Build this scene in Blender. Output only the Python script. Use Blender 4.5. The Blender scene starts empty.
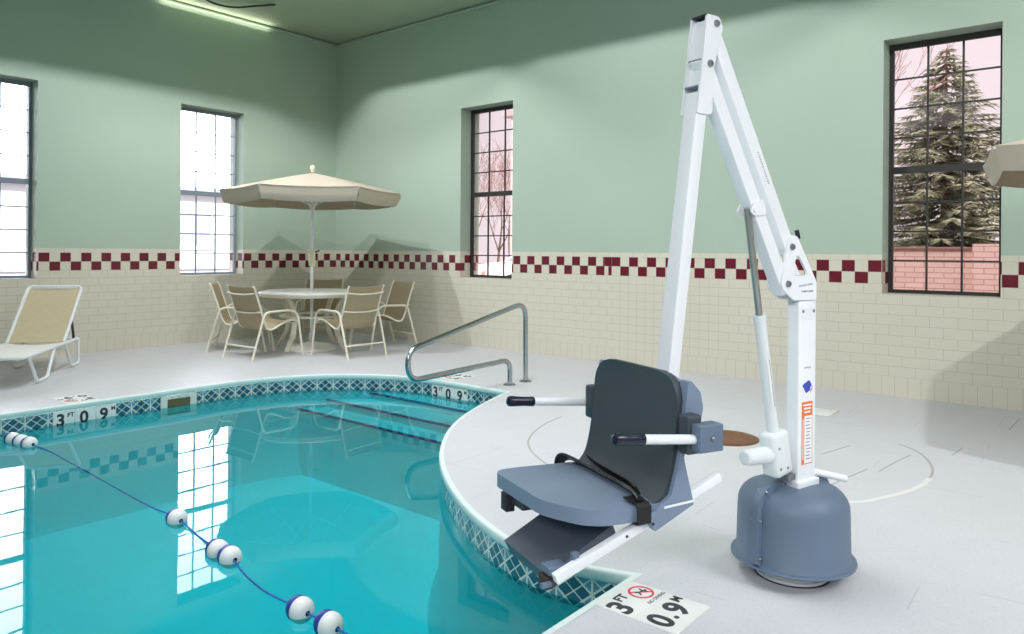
import bpy, bmesh, math, random
from mathutils import Vector, Matrix
random.seed(7)
D = bpy.data
SC = bpy.context.scene
COL = SC.collection
PI = math.pi
R = math.radians

# ------------------------------------------------------------------ camera
F, YAW, ROLL, CY, EYE = 742.62, .6918, -.0078, 251.742, 1.1977
fw = Vector((-math.sin(YAW), math.cos(YAW), 0))
r0 = Vector((math.cos(YAW), math.sin(YAW), 0))
d0 = Vector((0, 0, -1))
cr, sr = math.cos(ROLL), math.sin(ROLL)
cam_r = r0 * cr + d0 * sr
cam_d = d0 * cr - r0 * sr
cd = D.cameras.new('camera')
cam = D.objects.new('camera', cd)
COL.objects.link(cam)
m = Matrix.Identity(4)
for i in range(3):
    m[i][0], m[i][1], m[i][2] = cam_r[i], -cam_d[i], -fw[i]
m[2][3] = EYE
cam.matrix_world = m
cd.sensor_width = 36
cd.lens = F / 1024 * 36
cd.shift_y = -(317 - CY) / 1024
cd.clip_start = .05
cd.clip_end = 400
SC.camera = cam

# ------------------------------------------------------------------ world, colour, lights
def lin(h):
    h = h.lstrip('#')
    out = []
    for i in (0, 2, 4):
        c = int(h[i:i + 2], 16) / 255
        out.append(c / 12.92 if c <= .04045 else ((c + .055) / 1.055) ** 2.4)
    return (*out, 1)

vs = SC.view_settings
vs.view_transform = 'Standard'
vs.look = 'None'
vs.gamma = 1
vs.use_curve_mapping = False
vs.exposure = 0
cy = SC.cycles
cy.use_denoising = True
cy.max_bounces = 10
cy.diffuse_bounces = 5
cy.glossy_bounces = 4
cy.transparent_max_bounces = 12
cy.caustics_reflective = False
cy.caustics_refractive = False
cy.sample_clamp_indirect = 6

W = D.worlds.new('sky')
SC.world = W
W.use_nodes = True
nt = W.node_tree
nt.nodes.clear()
SKY_LEFT, SKY_BACK = 10.0, 1.08          # overcast sky, far brighter towards -X
tc = nt.nodes.new('ShaderNodeTexCoord')
sp = nt.nodes.new('ShaderNodeSeparateXYZ')
nt.links.new(tc.outputs['Generated'], sp.inputs[0])
mr = nt.nodes.new('ShaderNodeMapRange')
mr.interpolation_type = 'SMOOTHSTEP'
mr.inputs['From Min'].default_value = -.72
mr.inputs['From Max'].default_value = -.86
nt.links.new(sp.outputs['X'], mr.inputs['Value'])
mx = nt.nodes.new('ShaderNodeMix')
mx.data_type = 'RGBA'
mx.inputs['A'].default_value = (1.0 * SKY_BACK, .96 * SKY_BACK, .98 * SKY_BACK, 1)
mx.inputs['B'].default_value = (.96 * SKY_LEFT, .99 * SKY_LEFT, 1.02 * SKY_LEFT, 1)
mr2 = nt.nodes.new('ShaderNodeMapRange')
mr2.interpolation_type = 'SMOOTHSTEP'
mr2.inputs['From Min'].default_value = .5
mr2.inputs['From Max'].default_value = .2
nt.links.new(sp.outputs['Y'], mr2.inputs['Value'])
mxx = nt.nodes.new('ShaderNodeMath')
mxx.operation = 'MAXIMUM'
nt.links.new(mr.outputs['Result'], mxx.inputs[0])
mr2.inputs['To Max'].default_value = .14
nt.links.new(mr2.outputs['Result'], mxx.inputs[1])
nt.links.new(mxx.outputs[0], mx.inputs['Factor'])
bg = nt.nodes.new('ShaderNodeBackground')
nt.links.new(mx.outputs['Result'], bg.inputs['Color'])
wo = nt.nodes.new('ShaderNodeOutputWorld')
nt.links.new(bg.outputs[0], wo.inputs['Surface'])

def area(name, loc, target, sx, sy, power, color=(1, 1, 1)):
    l = D.lights.new(name, 'AREA')
    l.shape = 'RECTANGLE'
    l.size, l.size_y = sx, sy
    l.energy = power
    l.color = color
    o = D.objects.new(name, l)
    COL.objects.link(o)
    o.location = loc
    o.rotation_euler = (Vector(target) - Vector(loc)).to_track_quat('-Z', 'Y').to_euler()
    return o

def point(name, loc, power, rad, color=(1, 1, 1)):
    l = D.lights.new(name, 'POINT')
    l.energy = power
    l.shadow_soft_size = rad
    l.color = color
    o = D.objects.new(name, l)
    COL.objects.link(o)
    o.location = loc
    return o

sun = D.lights.new('sun', 'SUN')                                  # added sun lamp that whitens the facade beyond the left windows
sun.energy = 7
sun.angle = R(8)
sun_o = D.objects.new('sun', sun)
COL.objects.link(sun_o)
sun_o.rotation_euler = Vector((-.8, .02, -.6)).to_track_quat('-Z', 'Y').to_euler()
def downlight(x, y, tx, ty, power):
    """bare lamp set in a shallow ceiling box; the box edge cuts its light off high on the wall"""
    l = D.lights.new('ceiling_downlight_lamp', 'AREA')
    l.energy = power
    l.shape = 'RECTANGLE'
    l.size, l.size_y = .09, .022
    l.color = (.97, .97, 1.02)
    o = D.objects.new('ceiling_downlight_lamp', l)
    COL.objects.link(o)
    o.location = (x, y, 4.28)
    o.rotation_euler = (Vector((tx, ty, 2.3)) - Vector((x, y, 4.28))).to_track_quat('-Z', 'Y').to_euler()
DOWN = [(-7.1, 3.9, -7.1, 6.9, 'N', .19), (-3.78, 3.9, -3.78, 6.9, 'N', .268), (.04, 3.9, .04, 6.9, 'N', .268), (-6.2, 3.5, -9.18, 3.5, 'W', .27)]
for dx, dy, tx_, ty_, dd_, aa_ in DOWN:
    downlight(dx, dy, tx_, ty_, 76)
def panel(loc, target, sx, sy, power, color, spread=150):  # unseen area lights added to fill deck, lift and pool
    o = area('fill_panel', loc, target, sx, sy, power, color)
    o.data.spread = R(spread)
    return o
panel((2.5, 2.6, 4.1), (.4, 2.6, 0), 2.2, 3.6, 160, (.96, .97, 1.03), 115)
panel((1.2, -2.8, 3.4), (-.9, 2.9, .5), 2.6, 1.6, 42, (.96, .97, 1.03), 80)
panel((-4.2, -1.8, 4.2), (-4.2, .2, 0), 4.0, 2.0, 62, (.96, .97, 1.03), 150)
panel((-3.9, 2.2, 4.25), (-3.9, 2.2, 0), 3.0, 2.5, 58, (.96, .97, 1.03), 105)
area('ledge_fill', (-9.12, 5.0, 4.19), (-9.06, 5.0, 4.4), 1.5, .05, 2.6, (1, .98, .80))  # added strip light that makes the bright streak along the ceiling edge

# ------------------------------------------------------------------ materials
class NB:
    """tiny helper over a material's node tree"""
    def __init__(s, name):
        s.m = D.materials.new(name)
        s.m.use_nodes = True
        s.t = s.m.node_tree
        s.t.nodes.clear()
        s.out = s.n('ShaderNodeOutputMaterial')
    def n(s, kind, **kw):
        nd = s.t.nodes.new(kind)
        for k, v in kw.items():
            setattr(nd, k, v)
        return nd
    def val(s, sock, v):
        if isinstance(v, (int, float)):
            sock.default_value = v
        elif isinstance(v, tuple):
            sock.default_value = v
        else:
            s.t.links.new(v, sock)
    def math(s, op, a, b=0.0, c=None):
        nd = s.n('ShaderNodeMath', operation=op)
        s.val(nd.inputs[0], a)
        s.val(nd.inputs[1], b)
        if c is not None:
            s.val(nd.inputs[2], c)
        return nd.outputs[0]
    def mix(s, f, a, b):
        nd = s.n('ShaderNodeMix', data_type='RGBA')
        s.val(nd.inputs['Factor'], f)
        s.val(nd.inputs['A'], a)
        s.val(nd.inputs['B'], b)
        return nd.outputs['Result']
    def pos(s):
        return s.n('ShaderNodeNewGeometry').outputs['Position']
    def obj(s):
        return s.n('ShaderNodeTexCoord').outputs['Object']
    def noise(s, vec, scale, detail=3, rough=.55):
        nd = s.n('ShaderNodeTexNoise')
        nd.inputs['Scale'].default_value = scale
        nd.inputs['Detail'].default_value = detail
        nd.inputs['Roughness'].default_value = rough
        s.val(nd.inputs['Vector'], vec)
        return nd.outputs['Fac']
    def ramp(s, f, stops):
        nd = s.n('ShaderNodeValToRGB')
        e = nd.color_ramp.elements
        while len(e) < len(stops):
            e.new(.5)
        for i, (p, c) in enumerate(stops):
            e[i].position = p
            e[i].color = c
        s.val(nd.inputs[0], f)
        return nd.outputs[0]
    def bump(s, h, strength=.2, dist=.01):
        nd = s.n('ShaderNodeBump')
        nd.inputs['Strength'].default_value = strength
        nd.inputs['Distance'].default_value = dist
        s.val(nd.inputs['Height'], h)
        return nd.outputs[0]
    def bsdf(s, color, rough=.5, metal=0.0, normal=None, spec=.5, coat=0.0):
        nd = s.n('ShaderNodeBsdfPrincipled')
        s.val(nd.inputs['Base Color'], color)
        s.val(nd.inputs['Roughness'], rough)
        s.val(nd.inputs['Metallic'], metal)
        nd.inputs['Specular IOR Level'].default_value = spec
        nd.inputs['Coat Weight'].default_value = coat
        if normal is not None:
            s.t.links.new(normal, nd.inputs['Normal'])
        return nd.outputs[0]
    def done(s, shader):
        s.t.links.new(shader, s.out.inputs['Surface'])
        return s.m

def simple(name, hexc, rough=.5, metal=0.0, var=.06, scale=12, bump=0.0, spec=.5, coat=0.0):
    b = NB(name)
    c = lin(hexc)
    p = b.obj()
    nz = b.noise(p, scale)
    lo = tuple(max(0, x * (1 - var)) for x in c[:3]) + (1,)
    hi = tuple(min(1, x * (1 + var)) for x in c[:3]) + (1,)
    col = b.mix(nz, lo, hi)
    nrm = b.bump(b.noise(p, scale * 14, 2), bump, .002) if bump else None
    return b.done(b.bsdf(col, rough, metal, nrm, spec, coat))

MT = {}
MT['white_paint'] = simple('white_powder_coat', 'eef0f2', .32, var=.02)
MT['ivory_paint'] = simple('ivory_tube_paint', 'e9e4d2', .35, var=.03)
MT['cream_cap'] = simple('cream_plastic', 'ece6c8', .4, var=.03)
MT['lift_white'] = simple('white_lift_paint', 'f2f4f6', .28, var=.02)
MT['motor_white'] = simple('white_motor_plastic', 'e3e9e8', .42, var=.03)
MT['blue_grey'] = simple('blue_grey_plastic', '65768b', .5, var=.07, scale=7, bump=.05)
MT['seat_grey'] = simple('grey_seat_plastic', '7b8ba1', .5, var=.06, scale=8, bump=.05)
MT['back_grey'] = simple('charcoal_backrest_plastic', '3a444a', .5, var=.08, scale=8, bump=.05)
MT['foot_grey'] = simple('dark_grey_footrest_plastic', '4a5260', .5, var=.08, scale=9, bump=.05)
MT['black_strap'] = simple('black_nylon_webbing', '17181b', .45, var=.2, scale=60)
MT['grip'] = simple('navy_vinyl_grip', '1c2034', .25, var=.1)
MT['dark_metal'] = simple('dark_bronze_window_frame', '2a2826', .5, .0, var=.08)
MT['grey_frame'] = simple('grey_window_frame', '868e99', .5, .0, var=.08)
MT['steel'] = simple('brushed_stainless_steel', 'aeb1b3', .2, 1.0, var=.05)
MT['rod_steel'] = simple('polished_rod_steel', 'cfcecb', .32, 1.0, var=.05)
MT['bolt'] = simple('zinc_bolt', '9a9da1', .35, .9, var=.1)
MT['dark_hole'] = simple('dark_cap', '23252a', .6)
MT['copper'] = simple('rusty_iron_cover', '7d5a41', .7, .2, var=.35, scale=18, bump=.2)
MT['white_tile'] = simple('white_marker_tile', 'e9eae6', .35, var=.03)
MT['ink'] = simple('black_ink', '33373b', .6)
MT['grey_ink'] = simple('grey_ink', '8b9098', .6)
MT['red_ink'] = simple('red_ink', 'd8455a', .6)
MT['orange'] = simple('orange_sticker', 'ee7a3a', .5)
MT['blue_ink'] = simple('blue_ink', '3d4fb4', .5)
MT['sticker_white'] = simple('white_sticker', 'f3f3f0', .5, var=.01)
MT['float_white'] = simple('white_float_plastic', 'eef0ee', .35, var=.03)
MT['float_blue'] = simple('blue_float_plastic', '2b3c9c', .35, var=.06)
MT['rope'] = simple('blue_pool_rope', '2f66b8', .7, var=.3, scale=90, bump=.4)
MT['skimmer'] = simple('ivory_skimmer_plastic', 'e2e4da', .4, var=.04)
MT['dark_inside'] = simple('dark_skimmer_throat', '6a5f44', .8, var=.25, scale=25)
MT['brass'] = simple('algae_stained_brass', '94996a', .5, .2, var=.2, scale=30)
MT['gold_tape'] = simple('brown_inner_edge', '3a3128', .7)
MT['table_top'] = simple('white_table_top', 'efece4', .3, var=.03)

def sling(name, hexc, var=.14):
    b = NB(name)
    p = b.obj()
    w1 = b.n('ShaderNodeTexWave', bands_direction='Z')
    w1.inputs['Scale'].default_value = 160
    w1.inputs['Distortion'].default_value = 2.5
    b.val(w1.inputs['Vector'], p)
    sc = b.n('ShaderNodeVectorMath', operation='MULTIPLY')
    b.val(sc.inputs[0], p)
    sc.inputs[1].default_value = (8, 8, 90)
    nz = b.noise(sc.outputs[0], 2.0, 4)
    c = lin(hexc)
    col = b.mix(nz, tuple(x * (1 - var) for x in c[:3]) + (1,), tuple(min(1, x * (1 + var)) for x in c[:3]) + (1,))
    a = b.bsdf(col, .75, 0, b.bump(w1.outputs['Fac'], .15, .001))
    tr = b.n('ShaderNodeBsdfTranslucent')
    b.val(tr.inputs['Color'], col)
    ms = b.n('ShaderNodeMixShader')
    ms.inputs[0].default_value = .18
    b.t.links.new(a, ms.inputs[1])
    b.t.links.new(tr.outputs[0], ms.inputs[2])
    return b.done(ms.outputs[0])
MT['sling'] = sling('tan_woven_sling', 'b9aa8a')
MT['lounger_back'] = sling('tan_lounger_sling', 'ddcfac')
MT['lounger_seat'] = sling('glare_pale_lounger_sling', 'f2f0e8', .04)  # glare on the seat mesh put into the sling colour
MT['canopy'] = sling('beige_canopy_fabric', 'd3c7b4', .04)

# wall: green paint above cream tiles with a maroon checker band
TOP = 1.1977
def wall_mat(name, axis):
    b = NB(name)
    s = b.n('ShaderNodeSeparateXYZ')
    b.val(s.inputs[0], b.pos())
    u = b.math('SUBTRACT', s.outputs['X'], b.math('SUBTRACT', s.outputs['Y'], 6.9154)) if axis == 'x' else b.math('SUBTRACT', s.outputs['Y'], b.math('ADD', s.outputs['X'], 9.1827))
    z = s.outputs['Z']
    T = .108
    def grid_line(v, per, wid):            # 1 on the grout line
        f = b.math('FRACT', b.math('DIVIDE', v, per))
        e = b.math('MINIMUM', f, b.math('SUBTRACT', 1.0, f))
        return b.math('LESS_THAN', e, wid / per / 2)
    # checker phase by zone
    if axis == 'x':
        k = b.math('GREATER_THAN', u, -4.36)
        ph = b.math('ADD', b.math('MULTIPLY', k, (-4.2098 + 5.5995)), -5.5995)
    else:
        k = b.math('GREATER_THAN', u, 4.9)
        ph = b.math('ADD', b.math('MULTIPLY', k, (5.4141 - 2.9553)), 2.9553 + T)
    uu = b.math('SUBTRACT', u, ph)
    row2 = b.math('LESS_THAN', z, 1.0485)
    sh = b.math('ADD', uu, b.math('MULTIPLY', b.math('SUBTRACT', 1.0, row2), T))
    fr = b.math('FRACT', b.math('DIVIDE', sh, 2 * T))
    dark = b.math('LESS_THAN', fr, .5)
    if axis == 'x':                        # the doubled tile at the joint
        j = b.math('MULTIPLY', b.math('GREATER_THAN', u, -4.43), b.math('LESS_THAN', u, -4.29))
        dark = b.math('MAXIMUM', dark, b.math('MULTIPLY', j, b.math('SUBTRACT', 1.0, row2)))
    band = b.math('MULTIPLY', b.math('GREATER_THAN', z, .948), b.math('LESS_THAN', z, 1.149))
    cgl = b.math('MAXIMUM', grid_line(uu, T, .004), grid_line(b.math('SUBTRACT', z, .948), .1005, .004))
    # brick rows between .165 and .948
    BH = (.948 - .165) / 9
    zz = b.math('SUBTRACT', z, .165)
    row = b.math('FLOOR', b.math('DIVIDE', zz, BH))
    off = b.math('MULTIPLY', b.math('MODULO', b.math('ADD', row, 20.0), 2.0), .102)
    ub = b.math('ADD', b.math('SUBTRACT', u, ph), off)
    if axis == 'x':
        sq = b.math('MULTIPLY', b.math('GREATER_THAN', u, -4.298), b.math('LESS_THAN', u, -3.02))
        v1 = grid_line(ub, .204, .004)
        v2 = grid_line(uu, .102, .004)
        vl = b.math('ADD', b.math('MULTIPLY', v1, b.math('SUBTRACT', 1.0, sq)), b.math('MULTIPLY', v2, sq))
    else:
        vl = grid_line(ub, .204, .004)
    bgl = b.math('MAXIMUM', vl, grid_line(zz, BH, .004))
    base = b.math('LESS_THAN', z, .165)
    sgl = grid_line(uu, .1, .004)
    capz = b.math('GREATER_THAN', z, 1.149)
    cap_gl = grid_line(uu, .155, .003)
    gl = b.math('MULTIPLY', band, cgl)
    nb = b.math('SUBTRACT', 1.0, band)
    mid = b.math('MULTIPLY', nb, b.math('MULTIPLY', b.math('SUBTRACT', 1.0, base), b.math('SUBTRACT', 1.0, capz)))
    gl = b.math('ADD', gl, b.math('MULTIPLY', mid, bgl))
    gl = b.math('ADD', gl, b.math('MULTIPLY', base, sgl))
    gl = b.math('ADD', gl, b.math('MULTIPLY', capz, cap_gl))
    gl = b.math('MINIMUM', gl, 1.0)
    p = b.pos()
    nz = b.noise(p, 1.1, 3)
    fine = b.noise(p, 9, 2)
    cream = b.mix(nz, lin('d3cebe'), lin('dfdbcd'))
    cream = b.mix(b.math('MULTIPLY', fine, .4), cream, lin('d6ccb5'))
    maroon = b.mix(fine, lin('5d1a25'), lin('752634'))
    tile = b.mix(b.math('MULTIPLY', band, dark), cream, maroon)
    tile = b.mix(b.math('MULTIPLY', gl, .55), tile, lin('a59a80'))
    th = b.math('SUBTRACT', 1.0, gl)
    green = b.mix(nz, lin('acbdab'), lin('b3c3b2'))
    istile = b.math('LESS_THAN', z, TOP)
    nt_ = b.bsdf(tile, .22, 0, b.bump(th, .25, .002), .45)
    ng = b.bsdf(green, .62, 0, b.bump(b.noise(p, 30, 2), .05, .004), .3)
    ms = b.n('ShaderNodeMixShader')
    b.t.links.new(istile, ms.inputs[0])
    b.t.links.new(ng, ms.inputs[1])
    b.t.links.new(nt_, ms.inputs[2])
    return b.done(ms.outputs[0])
MT['wall_x'] = wall_mat('green_paint_over_tiles_x', 'x')
MT['wall_y'] = wall_mat('green_paint_over_tiles_y', 'y')
MT['ceil'] = simple('green_ceiling_paint', 'a0b098', .7, var=.04, scale=.8)

def floor_mat():
    b = NB('painted_concrete_deck')
    p = b.pos()
    n1 = b.noise(p, .7, 4)
    n2 = b.noise(p, 5, 5, .6)
    n3 = b.noise(p, 130, 2)
    col = b.mix(n1, lin('cacbce'), lin('d8d9dd'))
    col = b.mix(b.math('MULTIPLY', n2, .45), col, lin('c6c7c9'))
    col = b.mix(b.math('MULTIPLY', b.math('GREATER_THAN', b.noise(p, 75, 3, .7), .56), .22), col, lin('b2b2b4'))
    # faint trowelled joints running along +X+Y
    rot = b.n('ShaderNodeMapping')
    rot.inputs['Rotation'].default_value = (0, 0, R(-2))
    b.val(rot.inputs['Vector'], p)
    s = b.n('ShaderNodeSeparateXYZ')
    b.val(s.inputs[0], rot.outputs[0])
    f = b.math('FRACT', b.math('DIVIDE', s.outputs['Y'], .62))
    l1 = b.math('LESS_THAN', f, .012)
    br = b.math('GREATER_THAN', b.noise(p, 2.3, 2), .54)
    l1 = b.math('MULTIPLY', l1, br)
    f2 = b.math('FRACT', b.math('DIVIDE', s.outputs['X'], .47))
    l2 = b.math('MULTIPLY', b.math('LESS_THAN', f2, .014), b.math('GREATER_THAN', b.noise(p, 1.9, 1), .56))
    ln = b.math('MAXIMUM', l1, l2)
    col = b.mix(b.math('MULTIPLY', ln, .35), col, lin('a8a49d'))
    h = b.math('ADD', b.math('MULTIPLY', n3, .5), b.math('MULTIPLY', n2, .6))
    h = b.math('SUBTRACT', h, b.math('MULTIPLY', ln, .5))
    rg = b.math('ADD', b.math('MULTIPLY', n2, .2), .38)
    return b.done(b.bsdf(col, rg, 0, b.bump(h, .35, .004), .4))
MT['floor'] = floor_mat()
MT['coping'] = simple('pale_cyan_coping_paint', 'dfeeea', .35, var=.05, scale=3)
MT['caulk_light'] = simple('pale_caulk', 'e3e1dc', .6)
MT['caulk_dark'] = simple('grey_caulk', 'b0ada8', .7)

def band_mat():
    b = NB('lattice_waterline_tile')
    uv = b.n('ShaderNodeUVMap').outputs[0]
    s = b.n('ShaderNodeSeparateXYZ')
    b.val(s.inputs[0], uv)
    U = b.math('FRACT', s.outputs['X'])
    V = b.math('FRACT', s.outputs['Y'])
    def near(v, w):
        return b.math('LESS_THAN', b.math('ABSOLUTE', v), w)
    a = b.math('ADD', U, V)
    d = b.math('SUBTRACT', U, V)
    lines = near(b.math('SUBTRACT', a, .5), .045)
    for k in (near(b.math('SUBTRACT', a, 1.5), .045), near(b.math('SUBTRACT', d, .5), .045), near(b.math('ADD', d, .5), .045),
              near(b.math('SUBTRACT', a, 1.0), .025), near(d, .025), near(U, .03), near(b.math('SUBTRACT', U, 1.0), .03), near(V, .03), near(b.math('SUBTRACT', V, 1.0), .03)):
        lines = b.math('MAXIMUM', lines, k)
    cu = b.math('ABSOLUTE', b.math('SUBTRACT', U, .5))
    cv = b.math('ABSOLUTE', b.math('SUBTRACT', V, .5))
    dia = b.math('LESS_THAN', b.math('ADD', cu, cv), .5)
    n = b.noise(b.pos(), 14, 3)
    blue = b.mix(n, lin('22586b'), lin('3c7287'))
    corner = b.mix(n, lin('4d88a0'), lin('6ea4b4'))
    col = b.mix(dia, corner, blue)
    col = b.mix(lines, col, lin('d9ded2'))
    return b.done(b.bsdf(col, .2, 0, None, .5))
MT['band'] = band_mat()
MT['plaster'] = simple('pale_pool_plaster', 'd6ebe9', .7, var=.05, scale=2)
MT['step_edge'] = simple('blue_step_edge_tile', '274c8e', .4)

def water_mat():
    b = NB('pool_water')
    p = b.pos()
    nz = b.noise(p, 2.2, 2)
    n2 = b.noise(p, 9, 2)
    h = b.math('ADD', nz, b.math('MULTIPLY', n2, .12))
    nrm = b.bump(h, .010, .05)
    fr = b.n('ShaderNodeFresnel')
    fr.inputs['IOR'].default_value = 1.36
    b.t.links.new(nrm, fr.inputs['Normal'])
    tr = b.n('ShaderNodeBsdfTransparent')
    tr.inputs['Color'].default_value = (.13, .80, .87, 1)
    gl = b.n('ShaderNodeBsdfGlossy')
    gl.inputs['Roughness'].default_value = .01
    b.t.links.new(nrm, gl.inputs['Normal'])
    ms = b.n('ShaderNodeMixShader')
    b.t.links.new(fr.outputs[0], ms.inputs[0])
    b.t.links.new(tr.outputs[0], ms.inputs[1])
    b.t.links.new(gl.outputs[0], ms.inputs[2])
    return b.done(ms.outputs[0])
MT['water'] = water_mat()

def glass_mat(name, tint):
    b = NB(name)
    fr = b.n('ShaderNodeFresnel')
    fr.inputs['IOR'].default_value = 1.45
    tr = b.n('ShaderNodeBsdfTransparent')
    tr.inputs['Color'].default_value = tint
    gl = b.n('ShaderNodeBsdfGlossy')
    gl.inputs['Roughness'].default_value = .02
    ms = b.n('ShaderNodeMixShader')
    b.t.links.new(b.math('MULTIPLY', fr.outputs[0], .5), ms.inputs[0])
    b.t.links.new(tr.outputs[0], ms.inputs[1])
    b.t.links.new(gl.outputs[0], ms.inputs[2])
    return b.done(ms.outputs[0])
MT['glass_rose'] = glass_mat('rose_tinted_glass', (.96, .90, .92, 1))
MT['glass'] = glass_mat('clear_glass', (.96, .97, 1, 1))

def brick_mat():
    b = NB('pink_brick')
    s = b.n('ShaderNodeSeparateXYZ')
    b.val(s.inputs[0], b.pos())
    cb = b.n('ShaderNodeCombineXYZ')
    b.val(cb.inputs[0], b.math('ADD', s.outputs['X'], s.outputs['Y']))
    b.val(cb.inputs[1], s.outputs['Z'])
    t = b.n('ShaderNodeTexBrick')
    t.inputs['Scale'].default_value = 1
    t.inputs['Brick Width'].default_value = .26
    t.inputs['Row Height'].default_value = .078
    t.inputs['Mortar Size'].default_value = .006
    t.inputs['Color1'].default_value = lin('d6b4a8')
    t.inputs['Color2'].default_value = lin('dcbeb2')
    t.inputs['Mortar'].default_value = lin('a88a80')
    b.val(t.inputs['Vector'], cb.outputs[0])
    return b.done(b.bsdf(t.outputs['Color'], .85))
MT['brick'] = brick_mat()
MT['brick_cap'] = simple('brick_coping', '7d5a4f', .85, var=.15)
MT['needles'] = simple('spruce_needles', '85866a', .8, var=.35, scale=3)
MT['bark'] = simple('grey_brown_bark', '6e5a50', .9, var=.25, scale=9)
MT['twig'] = simple('reddish_twigs', '8a6a62', .9, var=.2, scale=9)
MT['ground'] = simple('winter_asphalt', '7a706b', .9, var=.12, scale=.6)
MT['car_white'] = simple('white_car_paint', 'eceef0', .2, var=.02, coat=.5)
MT['car_glass'] = simple('dark_car_glass', '6c7378', .08, var=.05)
MT['pole_paint'] = simple('pale_pole_paint', 'c9b7b4', .6)
MT['tyre'] = simple('black_tyre_rubber', '26262a', .8)
MT['lamp_glass'] = simple('amber_headlamp', 'd29a80', .2, var=.25, scale=30)
MT['bld_white'] = simple('white_stucco', 'e8e6e6', .8, var=.03)
MT['bld_blue'] = simple('blue_grey_siding', 'a9b4c6', .8, var=.04)
MT['bld_win'] = simple('blue_shop_window', 'a9b2c6', .2, var=.05)
MT['hedge'] = simple('winter_hedge_green', '6f7a58', .9, var=.3, scale=6)
MT['pipe'] = simple('black_cable', '2d3029', .6)

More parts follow.
